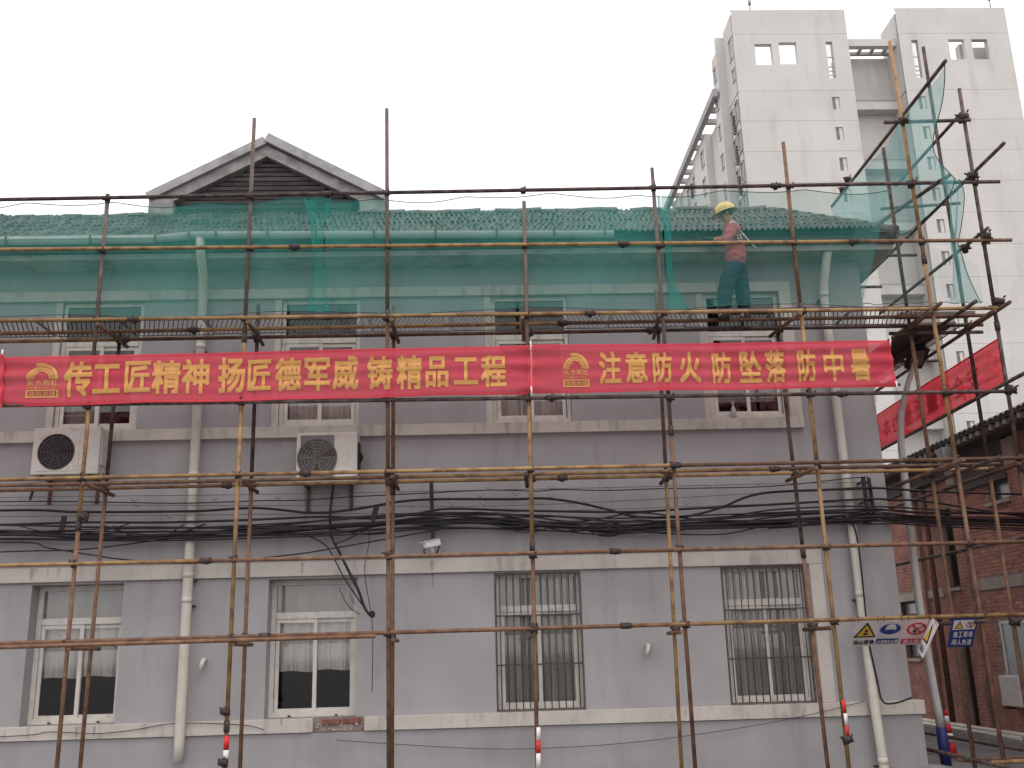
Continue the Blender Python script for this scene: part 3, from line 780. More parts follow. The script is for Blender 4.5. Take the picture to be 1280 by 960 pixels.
# further poles out of the left edge of the view and down the alley side
for Y in (YO, YI): seg('pole', (-7.06,Y,.02), (-7.06,Y,8.6 if Y == YO else 6.6), RUST)
for X in (6.42, 7.28):
    for Y in (1.25, 3.1): seg('pole', (X,Y,.02), (X,Y,8.9), DARK) if (X > 7 and Y > 3) else None
def ledger(l, r_, Y, m, ext=-2.2, splits=()):
    a, b = PY(*l, Y), PY(*r_, Y)
    d = (b-a).normalized()
    if l[0] <= 0: a = a+d*ext
    cuts = [0]+list(splits)+[1]
    ms = m if isinstance(m, tuple) else (m,)
    for i in range(len(cuts)-1):
        p, q = a+(b-a)*cuts[i], a+(b-a)*cuts[i+1]
        seg('ledger', p, q-d*.006, ms[i % len(ms)])
        if i:
            MB().tube([p-d*.07, p+d*.07], .038, 10).build('sleeve', COUP, SC)
            coupler(p+Vector((0,.045,0)), .8)
    return lambda x: a+(b-a)*((x-a.x)/(b.x-a.x))
YL = YO-.055
T_ = ledger((0,249.5),(1250,227),YL,(DARK,DARK),splits=(.41,.80))
L2 = ledger((0,312),(1265,300),YL,(YEL,YEL,YEL,RUST),splits=(.38,.66,.86))
L3 = ledger((0,401),(1248,385),YL,(YEL,YEL,YEL),splits=(.25,.64))
L4 = ledger((0,507),(1267,489),YL,(DARK,DARK,DARK),splits=(.60,.85))
L5 = ledger((0,599.5),(1280,572.5),YL,(YEL,YEL,RUST,RUST),splits=(.39,.70,.90))
L6 = ledger((0,707),(1280,677),YL,(YEL,RUST,RUST),splits=(.31,.65))
L7 = ledger((0,804.5),(1280,768),YL,(RUST,RUST,YEL,YEL),splits=(.36,.66))
ledger((0,809),(470,795),YL-.06,RUST)
ledger((0,417),(1235,394),YM,(RUST,YEL,RUST),splits=(.30,.62))
ledger((0,427),(1229,406),YI-.055,(YEL,RUST,DARK),splits=(.24,.70))
ledger((0,607),(1250,580),YM,(RUST,YEL,RUST),splits=(.47,.8))
ledger((0,613),(1237,586),YI-.055,(RUST,YEL,YEL),splits=(.33,.62))
for at in OUT:
    for lg in (T_, L2, L3, L4, L5, L6, L7):
        p = lg(at(5).x); z = p.z
        top = 8.0
        q = at(z); q = Vector((q.x, YO, z))
        coupler(q+Vector((random.uniform(-.012,.012),0,random.uniform(-.02,.02))), random.uniform(.85,1.1))
for at in INN:
    for z in (6.25, 4.10, 2.03):
        q = at(z); coupler(q+Vector((0,.0,random.uniform(-.03,.03))), random.uniform(1.0,1.25))
# short cross pipes between the two rows
for i, (a, b) in enumerate(zip(OUT, INN)):
    for z in (6.19, 4.03, 1.97):
        if i >= 6 and z < 2: continue
        p, q = a(z), b(z)
        d = (q-p).normalized()
        o_ = Vector((.06 if i < 3 else -.06, 0, 0))
        seg('transom', p-d*.12+o_, q+d*.14+o_, random.choice((RUST,RUST,DARK)))
# return along the alley side: pipes running back from the street
def back(a, b, X, m):
    p, q = PX(*a, X), PX(*b, X); seg('ledger', p, q, m); return p, q
back((1182,76),(1040,258),6.40,DARK); back((1255,179),(1075,354),7.28,DARK); back((1235,285),(1100,392),7.28,DARK); back((1330,440),(1098,564),7.28,DARK)
back((1300,667),(1121,706),7.28,DARK)
for X, z in ((6.36,6.22),(6.85,6.24),(7.32,6.22),(6.36,4.06),(6.85,4.08),(7.32,4.06),(6.36,2.0),(7.33,.32),(6.36,.27)):
    seg('ledger', (X,-1.75,z), (X,3.3,z+random.uniform(-.03,.03)), random.choice((RUST,DARK)))
seg('ledger', (6.3,-1.45,.30), (7.5,-1.45,.32), YEL); seg('ledger', (6.3,-.55,.24), (7.6,-.55,.24), RUST)
a, b = PY(1105,153,YL), PY(1213,150,YL); seg('ledger', a, b, DARK)
a, b = PX(1201,142,7.28), PX(1120,232,7.28); seg('brace', a, b, DARK)
a, b = PY(1101,261,1.0), PY(1200,254,1.0); seg('ledger', a, b, DARK)
a, b = PX(1187,219,6.85), PX(1099,278,6.85); seg('ledger', a, b, DARK)
a, b = PX(1176,225,6.6), PX(1085,290,6.6); seg('ledger', a, b, DARK)
for px in ((1128,152),(1138,231)): coupler(PY(*px,YL))
for px in ((1201,148),(1214,222),(1231,297),(1247,379),(1261,487)): coupler(PY(*px,YO), 1.35)
for px in ((1058,225),(1052,238)): coupler(PX(*px,6.40), 1.0)
coupler(PX(1206,311,7.28), 1.2)
for Y in (-.6,.9,2.4):
    seg('transom', (6.1,Y,6.16), (7.5,Y,6.16), DARK); seg('transom', (6.2,Y,8.0), (7.4,Y,8.0), DARK) if Y > 0 else None
# red and white marker sleeves
def marker(px, segs, Y=YO):
    for (y0, y1, m) in segs:
        a, b = PY(px[0]+(px[2]-px[0])*(y0-px[1])/(px[3]-px[1]), y0, Y), PY(px[0]+(px[2]-px[0])*(y1-px[1])/(px[3]-px[1]), y1, Y)
        MB().tube([a,b], .0335, 10).build('marker_band', m, SC)
marker((283.5,920,282,950),((920,937,RED),(937.5,950,WHITE)))
marker((672.3,905,672.8,960),((909,925,WHITE),(925.5,941,RED),(941.5,960,WHITE)))
marker((1053.2,875,1059,922),((875,891,RED),(891.5,906,WHITE),(906.5,921,RED)))
for px in ((283,889),(281,953),(1057,925),(107,646)): coupler(PY(*px,YO), 1.1)
# deck of expanded metal panels
def mesh_panel(L, W_, cx=.065, cy=.19):
    m = MB(); nx = int(L/cx); ny = int(W_/cy)
    for j in range(ny):
        for i in range(nx):
            x0, x1, xm = i*cx, (i+1)*cx, (i+.5)*cx; y0, y1, ym = j*cy, (j+1)*cy, (j+.5)*cy
            for p, q in (((x0,ym),(xm,y0)),((xm,y0),(x1,ym)),((x0,ym),(xm,y1)),((xm,y1),(x1,ym))):
                d = Vector((q[0]-p[0], q[1]-p[1], 0)).normalized(); n_ = Vector((-d.y,d.x,0))*.006
                P_, Q_ = Vector((p[0],p[1],0)), Vector((q[0],q[1],0))
                m.quad(P_-n_, Q_-n_, Q_+n_+Vector((0,0,.006)), P_+n_+Vector((0,0,.006)))
    m.box(0,L,-.006,.006,-.002,.012).box(0,L,W_-.006,W_+.006,-.002,.012).box(-.004,.004,0,W_,-.002,.012).box(L-.004,L+.004,0,W_,-.002,.012)
    return m.mesh('deck_panel', MESHM, fix=False)
DP = mesh_panel(1.10, .77)
x = -7.1
while x < 6.2:
    piece('deck_panel', DP, SC, (x, -1.37, 6.305+random.uniform(0,.012)), (random.uniform(-.008,.008), random.uniform(-.006,.006), random.uniform(-.008,.008))); x += 1.13
for Y in (-.55,.6,1.75):
    o = piece('deck_panel', DP, SC, (7.25, Y, 6.30), (0,0,rad(90)))
MB().bbox(6.15,7.25,-.95,-.72,6.335,6.375,.006).build('plank', PLANK, SC)
MB().bbox(6.5,7.2,-.45,2.8,6.345,6.38,.006).build('plank', PLANK, SC)

# ------------------------------------------------------------------ safety nets
def net_sheet(xa, xb, zt, zb_, label, top_pts):
    o = thing('safety_net', label, 'safety net', ((xa+xb)/2, -1.35, zb_), 'green safety nets')
    ph = random.uniform(0,6)
    def fn(u, v):
        x = xa+(xb-(.62*(1-v) if xb > 5 else 0)-xa)*u
        zt_ = T_(x).z-.02-.055*abs(math.sin(x*2.55+.3))
        z = zb_+.03*math.sin(x*1.9)+(zt_-zb_)*v
        return (x, -1.335+.018*math.sin(x*2.1+ph)*math.sin(v*3.1)+.012*math.sin(x*5+v*4), z)
    MB().grid(fn, max(20,int((xb-xa)*14)), 16).build('net', NETT if xb > 5 else NET, o)
    MB().tube([fn(k/60,1) for k in range(61)], .006, 5).build('hem_rope', ROPE, o)
    MB().tube([fn(k/60,0) for k in range(61)], .006, 5).build('hem_rope', ROPE, o)
    return o
zb_ = 6.36
def netx(px): return PY(px,320,-1.335).x
net_sheet(-8.8, netx(392), 8.0, zb_, 'green safety net before the eaves, from the left edge to the first gathered strip', 0)
net_sheet(netx(406), netx(830), 8.0, zb_, 'green safety net in front of the eaves between the two gathered strips', 0)
net_sheet(netx(832), 6.05, 8.0, zb_, 'green safety net hung before the worker, right of the second gathered strip', 0)
NF = thing('safety_net', 'nearly clear net sheet at the right end of the deck, below the triangular net', 'safety net', (6.3,-1.33,6.36), 'green safety nets')
MB().grid(lambda u, v: (5.46+1.72*u, -1.33+.02*math.sin(u*9+v*3), 6.37+v*(.55+.9*(1-u))), 24, 10).build('net', NETF, NF)
MB().tube([(5.46+1.72*k/30, -1.33+.02*math.sin(k*.3), 6.37+.012*math.sin(k*1.3)) for k in range(31)], .006, 5).build('hem_rope', ROPE, NF)
def gathered(rows, label, hem=True):
    """rows of (py, px_left, px_right): a bunched strip with folds"""
    o = thing('safety_net', label, 'safety net', PY((rows[-1][1]+rows[-1][2])/2, rows[-1][0], -1.34), 'gathered net strips')
    rows3 = [(PY(l,y,-1.345), PY(r_,y,-1.345)) for y, l, r_ in rows]
    A = smooth([r_[0] for r_ in rows3], 8); Bq = smooth([r_[1] for r_ in rows3], 8); n = len(A)-1
    def fn(u, v):
        k = v*n; i = min(int(k), n-1); t = k-i
        p = A[i].lerp(A[i+1], t); q = Bq[i].lerp(Bq[i+1], t)
        r_ = p.lerp(q, u); wd = (q-p).length
        r_.y += -.02+.022*math.sin(u*8+v*3)*min(1,.35/max(wd,.1)); return r_
    MB().grid(fn, 28, n).build('net', NETG, o)
    for u in (0, 1): MB().tube([fn(u, k/24) for k in range(25)], .006, 5).build('hem_rope', NETG, o)
    return o
gathered([(248,380,413),(262,384,411),(280,388,405),(300,390,404),(330,392,404),(345,393,406),(365,389,406),(380,387,409),(390,385,413)], 'gathered green net strip left of the middle poles')
gathered([(244,822,838),(258,823,836),(270,825,837),(290,831,838),(305,832,840),(322,833,839),(345,834,840),(360,835,845),(375,834,853),(388,833,860)], 'gathered green net strip beside the fifth pole, near the worker')
# corner net hung from the pipe that runs back
CN = thing('safety_net', 'pale green triangular net hung at the scaffold corner against the white tower', 'safety net', PX(1130,290,6.4))
top = [PX(a,b,6.40) for a, b in ((1181,78),(1150,119),(1119,160),(1085,202),(1040,260))]
bot = [PX(a,b,X) for a, b, X in ((1197,224,6.75),(1180,247,6.7),(1152,282,6.6),(1122,293,6.5),(1052,292,6.4))]
tp, bt = smooth(top, 8), smooth(bot, 8)
def cn(u, v):
    k = u*(len(tp)-1); i = min(int(k), len(tp)-2); t = k-i
    p = tp[i].lerp(tp[i+1], t); q = bt[i].lerp(bt[i+1], t)
    r_ = p.lerp(q, v); sag = math.sin(math.pi*v)*(1-u)**3
    r_.y += .55*sag; r_.x += .05*math.sin(u*12+v*5)+.04*math.sin(v*9+u*3); return r_
MB().grid(cn, 36, 18).build('net', NETR, CN)
for f_ in (lambda k: cn(0,k), lambda k: cn(k,1)): MB().tube([f_(k/30) for k in range(31)], .007, 5).build('hem_rope', ROPE, CN)
def tail(rows, X):
    A = smooth([PX(l,y,X) for y, l, r_ in rows], 8); Bq = smooth([PX(r_,y,X+.12) for y, l, r_ in rows], 8); n = len(A)-1
    def fn(u, v):
        k = v*n; i = min(int(k), n-1); t = k-i
        p = A[i].lerp(A[i+1], t).lerp(Bq[i].lerp(Bq[i+1], t), u); p.x += .03*math.sin(u*13+v*4); return p
    MB().grid(fn, 22, n).build('net_tail', NETR, CN); MB().tube([fn(1,k/30) for k in range(31)], .006, 5).build('hem_rope', ROPE, CN)
tail([(224,1176,1198),(240,1184,1203),(260,1186,1202),(285,1188,1199),(305,1189,1196),(320,1191,1202),(340,1192,1209),(360,1190,1219),(379,1189,1229)], 6.78)

# ------------------------------------------------------------------ lettering
GLY = {}
def glyph(ch, bold=.0):
    if ch in GLY: return GLY[ch]
    c = bpy.data.curves.new('lettering_curve', 'FONT'); c.body = ch; c.offset = bold; c.resolution_u = 3
    o = bpy.data.objects.new('lettering_curve', c); COL.objects.link(o)
    dg = bpy.context.evaluated_depsgraph_get(); dg.update()
    me = o.evaluated_get(dg).to_mesh()
    v = [(p.co.x, p.co.y) for p in me.vertices]; f = [tuple(p.vertices) for p in me.polygons]
    o.evaluated_get(dg).to_mesh_clear()
    bpy.data.objects.remove(o); bpy.data.curves.remove(c)
    GLY[ch] = (v, f); return v, f
def place_glyph(mb, ch, x0, x1, y0, y1, bold=.028, cut=0):
    e = bold*1.0
    if e < .004: return place_one(mb, ch, x0, x1, y0, y1, cut, 0)
    dx, dy = (x1-x0)*e, (y1-y0)*e
    for k, (a, b) in enumerate(((0,0),(1,0),(0,1),(1,1),(.5,.5))):
        place_one(mb, ch, x0+2*dx*a, x1-2*dx*(1-a), y0+2*dy*b, y1-2*dy*(1-b), cut, k*.0007)
def place_one(mb, ch, x0, x1, y0, y1, cut, lift):
    """glyph fitted into a cell of a flat (u,v) sheet; mapped later"""
    v, f = glyph(ch, 0)
    if not v: return
    a0, a1 = min(p[0] for p in v), max(p[0] for p in v); b0, b1 = min(p[1] for p in v), max(p[1] for p in v)
    bm = bmesh.new()
    vs = [bm.verts.new((x0+(p[0]-a0)/(a1-a0)*(x1-x0), y0+(p[1]-b0)/max(b1-b0,1e-6)*(y1-y0), lift)) for p in v]
    for q in f:
        try: bm.faces.new([vs[k] for k in q])
        except ValueError: pass
    for k in range(1, cut):
        z = y0+(y1-y0)*k/cut
        bmesh.ops.bisect_plane(bm, geom=bm.verts[:]+bm.edges[:]+bm.faces[:], plane_co=(0,z,0), plane_no=(0,1,0))
    for k in range(1, cut if cut else 0):
        x = x0+(x1-x0)*k/cut
        bmesh.ops.bisect_plane(bm, geom=bm.verts[:]+bm.edges[:]+bm.faces[:], plane_co=(x,0,0), plane_no=(1,0,0))
    mb.addbm(bm)
def arcs(mb, cx, cy, r0, r1, a0, a1, sx=1.0, sy=1.0, dx=0.0, n=14):
    i = len(mb.v)
    for k in range(n+1):
        a = a0+(a1-a0)*k/n; t = k/n
        mb.v += [Vector((cx+r0*sx*math.cos(a)+dx*t, cy+r0*sy*math.sin(a), 0)), Vector((cx+r1*sx*math.cos(a)+dx*t, cy+r1*sy*math.sin(a), 0))]
    for k in range(n): mb.f.append((i+2*k, i+2*k+1, i+2*k+3, i+2*k+2))
def logo(mb, x0, x1, y0, y1):
    """arched stripes, name, thin line of small print and a boxed line"""
    W_, H_ = x1-x0, y1-y0; cx = x0+W_*.42
    yb_ = y0+H_*.52
    for r0, r1 in ((.50,.60),(.40,.47),(.30,.36)):
        arcs(mb, x0+W_*.47, yb_, r0, r1, rad(180), rad(112), W_*.78, H_*.62)
    for k, (r0, r1) in enumerate(((.36,.42),(.45,.53),(.56,.70))):
        arcs(mb, x0+W_*.42, yb_, r0, r1, rad(0), rad(104), W_*.82, H_*.66)
    for k, ch in enumerate('东方雨虹'): place_glyph(mb, ch, x0+W_*(.02+.245*k), x0+W_*(.23+.245*k), y0+H_*.33, y0+H_*.50, .01)
    for k, ch in enumerate('ORIENTAL'): place_glyph(mb, ch, x0+W_*(.02+.121*k), x0+W_*(.11+.121*k), y0+H_*.255, y0+H_*.30, 0)
    # boxed line: the box is drawn as four bars round the letters
    for a, b, c, d in ((0,1,0,.035),(0,1,.185,.22),(0,.06,.035,.185),(.94,1,.035,.185)):
        mb.quad((x0+W_*a,y0+H_*c,0),(x0+W_*b,y0+H_*c,0),(x0+W_*b,y0+H_*d,0),(x0+W_*a,y0+H_*d,0))
    for k, ch in enumerate('建筑修缮'): place_glyph(mb, ch, x0+W_*(.09+.21*k), x0+W_*(.28+.21*k), y0+H_*.045, y0+H_*.175, .012)

# ------------------------------------------------------------------ banners
def banner(tl, tr, bl, brr, cells, logo_box, label, mcloth, plane='Y', side=-1, mirror=False, lettering=GOLD, name='banner', wr=1.0):
    """cloth between four corner points; cells = (char, u0, u1, v0, v1) printed on the outer face"""
    o = thing(name, label, 'banner', (bl+brr)/2)
    L = (tr-tl).length; H = (tl-bl).length
    nrm = Vector((0,-1,0)) if plane == 'Y' else Vector((1,0,0))
    ph = random.uniform(0,6)
    def fn(u, v, off=0):
        p = bl.lerp(brr, u).lerp(tl.lerp(tr, u), v)
        x = u*L
        wv = .012*math.sin(7.5*v*math.pi+.5*math.sin(x*.9+ph))*(.5+.5*math.sin(x*.7+ph*2)) + .012*math.sin(x*1.6+2*v+ph) + .004*math.sin(23*v+x*.5)*wr
        edge = max(0, 1-min(u,1-u)*L/.5)                       # pull folds fanning out of the tied ends
        wv += .018*edge*math.sin(16*v+ph)
        p = p+nrm*(wv*wr+off)
        p.z += (-.012*math.sin(math.pi*((x/1.93) % 1)))*(1-v)*wr
        return p
    MB().grid(lambda u, v: fn(u, v), int(L*22), 40).build('cloth', mcloth, o)
    hm = MB()
    hm.grid(lambda u, v: fn(u, .965+.035*v, .004), int(L*12), 2); hm.grid(lambda u, v: fn(u, .04*v, .004), int(L*12), 2)
    hm.grid(lambda u, v: fn(.006*u, .03+.94*v, .0035), 1, 20); hm.grid(lambda u, v: fn(1-.006*u, .03+.94*v, .0035), 1, 20)
    hm.build('hem', HEM, o)
    def put(flat, nm, off):
        q = MB(); q.f = flat.f
        q.v = [fn((1-v.x) if mirror else v.x, v.y, off+v.z) for v in flat.v]
        q.build(nm, lettering, o, fix=False)
    for c in cells:
        m = MB(); place_glyph(m, *c, cut=12); put(m, 'letter', .009)
    if logo_box:
        m = MB(); logo(m, *logo_box); put(m, 'logo', .009)
    return o
YBN = -1.49
def uv_of(tl, tr, bl, brr, px, py):
    p = PY(px, py, tl.y); u = (p.x-tl.x)/(tr.x-tl.x)
    top, b = tl.lerp(tr, u), bl.lerp(brr, u); return u, (p.z-b.z)/(top.z-b.z)
def text_cells(C4, items):
    out = []
    for ch, x0, x1, y0, y1 in items:
        u0, v1 = uv_of(*C4, x0, y0); u1, v0 = uv_of(*C4, x1, y1); out.append((ch, u0, u1, v0, v1))
    return out
C4 = tuple(PY(a, b, YBN) for a, b in ((4,447),(663,431.5),(0,508),(664,491.5)))
it = [('传',81,113,453,495),('工',117,149,456,491),('匠',157,187,452,490),('精',191,224,451,492),('神',228,260,449,491),('扬',273,305,447,490),('匠',310,338,450,487),('德',344,376,448,488),('军',381,412,448,488),('威',416,448,446,486),('铸',459,491,446,486),('精',496,528,445,486),('品',532,561,446,484),('工',567,598,447,480),('程',601,634,444,483)]
lb = uv_of(*C4, 34, 454)+uv_of(*C4, 71, 496)
banner(*C4, text_cells(C4, it), (lb[0],lb[2],lb[3],lb[1]), 'long red banner with gold slogan of three phrases, left of the middle', BANNER)
C4 = tuple(PY(a, b, YBN) for a, b in ((665,431.5),(1112,425.5),(665,491.5),(1120,482.5)))
it = [('注',748,778,440,479),('意',781,811,440,478),('防',815,842,440,478),('火',848,878,440,478),('防',889,916,440,478),('坠',922,954,439,477),('落',955,984,438,477),('防',995,1022,437,476),('中',1027,1056,437,476),('暑',1060,1089,437,475)]
lb = uv_of(*C4, 704, 441)+uv_of(*C4, 738, 483)
banner(*C4, text_cells(C4, it), (lb[0],lb[2],lb[3],lb[1]), 'red banner warning of fire, falls and heatstroke, ending at the right corner', BANNER)
C4 = (PY(-330,458,YBN-.05), PY(5,443,YBN-.05), PY(-334,520,YBN-.05), PY(2,508,YBN-.05))
banner(*C4, [], None, 'end of another red banner cut off by the left edge', BANNER)
# banner on the alley side, seen from behind
C4 = (PX(1248.5,422,7.335), PX(1096,518,7.335), PX(1258,479,7.335), PX(1101,562,7.335))
cells = []
txt = '安全第一质量为本'
banner(*C4, [(ch, .16+.103*k, .24+.103*k, .24, .76) for k, ch in enumerate(txt[:2])]+[(ch, .16+.103*k, .24+.103*k, .24, .76) for k, ch in enumerate(txt) if k > 1], (.03,.12,.2,.8), 'red banner on the alley side seen from behind, with faint mirrored lettering', BANNERB, plane='X', wr=.5, lettering=GHOST)
for px, py in ((663,432),(664,489),(3,443),(1112,426),(1120,482)):
    p = PY(px, py, YBN-.02)
    tag(MB().tube([p+Vector((0,-.01,.06)), p+Vector((.006,-.015,0)), p+Vector((-.004,-.01,-.07))], .012, 6).build('banner_tie', WHITE), {663:'white tie at the top of the seam between the two banners',664:'white tie at the foot of the seam between the two banners',3:'white tie at the upper left end of the long banner',1112:'white tie at the upper right end of the front banner',1120:'white tie at the lower right end of the front banner'}[px], 'tie')

# ------------------------------------------------------------------ safety signs under the lowest rail
def flat_poly(poly, m, name, parent, fn, off):
    q = MB(); q.v = [fn(x, y, off) for x, y in poly]; q.f = [tuple(range(len(poly)))]; return q.build(name, m, parent, fix=False)
def disc(cx, cy, r, asp, n=28): return [(cx+r*math.cos(2*math.pi*k/n), cy+r*asp*math.sin(2*math.pi*k/n)) for k in range(n)]
def ringmesh(m, cx, cy, r0, r1, asp, fn, off, name, parent):
    q = MB(); n = 28
    for k in range(n):
        a = 2*math.pi*k/n; q.v += [fn(cx+r0*math.cos(a), cy+r0*asp*math.sin(a), off), fn(cx+r1*math.cos(a), cy+r1*asp*math.sin(a), off)]
    q.f = [(2*k, 2*k+1, (2*k+3) % (2*n), (2*k+2) % (2*n)) for k in range(n)]
    return q.build(name, m, parent, fix=False)
def sign(tl, tr, bl, brr, label, mbody, group='safety signs'):
    o = thing('safety_sign', label, 'sign', tl.lerp(tr,.5), group)
    nrm = (tr-tl).cross(bl-tl).normalized()
    if nrm.dot(CAM-tl) < 0: nrm = -nrm
    def fn(u, v, off=0): return bl.lerp(brr,u).lerp(tl.lerp(tr,u),v)+nrm*off
    MB().prism([fn(0,0),fn(1,0),fn(1,1),fn(0,1)], -nrm*.012).build('board', mbody, o)
    for u in (.12,.88): MB().tube([fn(u,.96,.004), fn(u,1.0,.03)+Vector((0,0,.03)), fn(u,1.0,0)+Vector((0,0,.07))], .004, 4).build('wire_tie', IRON, o)
    asp = (tr-tl).length/(tl-bl).length
    return o, fn, asp
def words(o, fn, text, u0, u1, v0, v1, m, off=.011, gap=.12):
    q = MB(); n = len(text); w_ = (u1-u0)/n
    for k, ch in enumerate(text): place_glyph(q, ch, u0+w_*(k+gap/2), u0+w_*(k+1-gap/2), v0, v1, .03)
    r_ = MB(); r_.f = q.f; r_.v = [fn(v.x, v.y, off+v.z) for v in q.v]; r_.build('lettering', m, o, fix=False)
def hang(l, r_, lb_, rb_, Y=-1.47):
    a, b = PY(*l, Y), PY(*r_, Y)
    c_ = PX(*lb_, a.x)
    return a, b, c_, c_+(b-a)
# 1 falling objects
o, fn, asp = sign(*hang((1069,777),(1101,776),(1062,808),(1092,806.5)), 'white sign with yellow warning triangle, leftmost under the lowest rail', SIGNW)
flat_poly([(.06,.36),(.94,.36),(.5,.97)], SIGNK, 'triangle_border', o, fn, .005)
flat_poly([(.17,.42),(.83,.42),(.5,.86)], SIGNY, 'triangle', o, fn, .008)
flat_poly([(.40,.47),(.60,.47),(.56,.56),(.44,.56)], SIGNK, 'pictogram', o, fn, .011); flat_poly([(.44,.60),(.55,.58),(.58,.67),(.47,.70)], SIGNK, 'pictogram', o, fn, .011)
words(o, fn, '当心落物', .08, .92, .08, .27, SIGNK)
# 2 helmet
o, fn, asp = sign(*hang((1101.5,776),(1131,775),(1092.5,806.5),(1123,803)), 'white sign with round blue helmet symbol, between the triangle sign and no smoking sign', SIGNW)
flat_poly(disc(.5,.66,.44,asp*.72), SIGNB, 'roundel', o, fn, .005)
flat_poly([(.26,.62),(.30,.80),(.42,.88),(.58,.88),(.70,.80),(.74,.62),(.66,.66),(.34,.66)], SIGNW, 'pictogram', o, fn, .011)
flat_poly([(.02,.06),(.98,.06),(.98,.27),(.02,.27)], SIGNB, 'caption_strip', o, fn, .005)
words(o, fn, '必须戴安全帽', .05, .95, .09, .24, SIGNW)
# 3 no smoking
o, fn, asp = sign(*hang((1131.5,775),(1166,773.5),(1123.5,806.5),(1158,805)), 'pinkish sign with red no smoking circle and red strip', SIGNP)
ringmesh(SIGNR, .5, .64, .27, .36, asp*.80, fn, .005, 'prohibition_ring', o)
flat_poly([(.27,.78),(.32,.84),(.74,.50),(.69,.44)], SIGNR, 'prohibition_bar', o, fn, .014)
flat_poly([(.36,.55),(.44,.48),(.50,.52),(.48,.60),(.50,.68),(.43,.72),(.42,.62)], SIGNK, 'pictogram', o, fn, .008)
flat_poly([(.52,.63),(.76,.76),(.755,.79),(.51,.66)], SIGNK, 'pictogram', o, fn, .008)
flat_poly([(.03,.06),(.97,.06),(.97,.25),(.03,.25)], SIGNR, 'caption_strip', o, fn, .005)
words(o, fn, '禁止吸烟', .1, .9, .08, .23, SIGNP)
# 4 twisted almost edge-on
o, fn, asp = sign(PY(1165,772,-1.47), PY(1172.5,780,-1.70), PY(1147,813,-1.32), PY(1153,822,-1.55), 'white warning sign twisted almost edge-on beside the no smoking sign', SIGNW)
flat_poly([(.12,.36),(.88,.36),(.5,.92)], SIGNK, 'triangle_border', o, fn, .005); flat_poly([(.22,.42),(.78,.42),(.5,.82)], SIGNY, 'triangle', o, fn, .011)
words(o, fn, '当心', .15, .85, .08, .26, SIGNK)
# 5 blue site sign
o, fn, asp = sign(*hang((1191,773.5),(1222.5,772.5),(1184.5,809),(1215,808)), 'blue site sign with two small symbols and white writing, right of the others', SIGNB)
flat_poly([(.06,.62),(.94,.62),(.94,.95),(.06,.95)], SIGNW, 'symbol_panel', o, fn, .005)
flat_poly([(.12,.66),(.48,.66),(.30,.92)], SIGNK, 'triangle_border', o, fn, .008); flat_poly([(.17,.685),(.43,.685),(.30,.87)], SIGNY, 'triangle', o, fn, .011)
ringmesh(SIGNR, .72, .785, .12, .155, asp*.85, fn, .008, 'prohibition_ring', o)
flat_poly([(.63,.86),(.66,.89),(.81,.71),(.78,.68)], SIGNR, 'prohibition_bar', o, fn, .014); flat_poly([(.70,.72),(.75,.72),(.74,.85),(.70,.85)], SIGNK, 'pictogram', o, fn, .011)
words(o, fn, '施工现场', .1, .9, .36, .56, SIGNW, .011, .16); words(o, fn, '闲人免进', .1, .9, .09, .29, SIGNW, .011, .16)

# ------------------------------------------------------------------ the worker
WK = thing('person', 'person in yellow helmet, pink shirt and dark trousers working on the scaffold deck', 'person', (3.62,-.98,6.32))
def skin(name, pts, edges, m, root=0, lev=2, parent=WK):
    me = bpy.data.meshes.new(name); me.from_pydata([tuple(p[0]) for p in pts], edges, [])
    ob = bpy.data.objects.new(name+'_skeleton', me); COL.objects.link(ob)
    sk = ob.modifiers.new('s', 'SKIN'); sk.use_smooth_shade = True
    for k, p in enumerate(pts):
        r_ = p[1] if isinstance(p[1], tuple) else (p[1], p[1])
        me.skin_vertices[0].data[k].radius = r_; me.skin_vertices[0].data[k].use_root = (k == root)
    sb = ob.modifiers.new('b', 'SUBSURF'); sb.levels = lev; sb.render_levels = lev
    dg = bpy.context.evaluated_depsgraph_get(); dg.update()
    m2 = bpy.data.meshes.new_from_object(ob.evaluated_get(dg))
    bpy.data.objects.remove(ob); m2.name = name
    m2.transform(Matrix.Translation(-ORG[parent.name])); m2.materials.clear(); m2.materials.append(m)
    if name in ('shirt', 'trousers'):                # cloth folds
        from mathutils import noise
        for v in m2.vertices:
            p = v.co+ORG[parent.name]
            f_ = noise.noise(Vector((p.x*9, p.y*9, p.z*17)))+.5*noise.noise(Vector((p.x*21, p.y*21, p.z*33)))
            v.co += v.normal*(.016*f_)
    m2.polygons.foreach_set('use_smooth', [True]*len(m2.polygons))
    o = bpy.data.objects.new(name, m2); COL.objects.link(o); o.parent = parent; ORG[o.name] = ORG[parent.name]; return o
W = lambda px, py, dy=0: PY(px, py, -.98+dy)
pel, wst, chs, nck, hd0, hd1 = W(919,333), W(920,318), W(917,293), W(912.5,280), W(908.5,272,-.0), W(906.5,264)
shR, shL = W(915,286,-.18), W(913,286,.17)        # nearer the street / nearer the wall
elR, haR = W(908.5,302,-.20), W(888,299,-.16)
elL, haL = W(904,302,.18), W(884,300,.10)
hpR, hpL = W(915,337,-.09), W(923,337,.09)
knR, anR = W(906.5,361,-.09), W(905.5,388,-.09)
knL, anL = W(927.5,361,.10), W(931.5,388,.10)
toR, toL = W(899,397.5,-.10), W(926,398.5,.08)
pts = [(pel,.10),(wst,.09),(chs,.115),(nck,.058),(hd0,.075),(hd1,.088),(shR,.06),(elR,.042),(haR,.03),(shL,.06),(elL,.042),(haL,.03),(hpR,.065),(knR,.055),(anR,.042),(toR,.03),(hpL,.065),(knL,.055),(anL,.042),(toL,.03)]
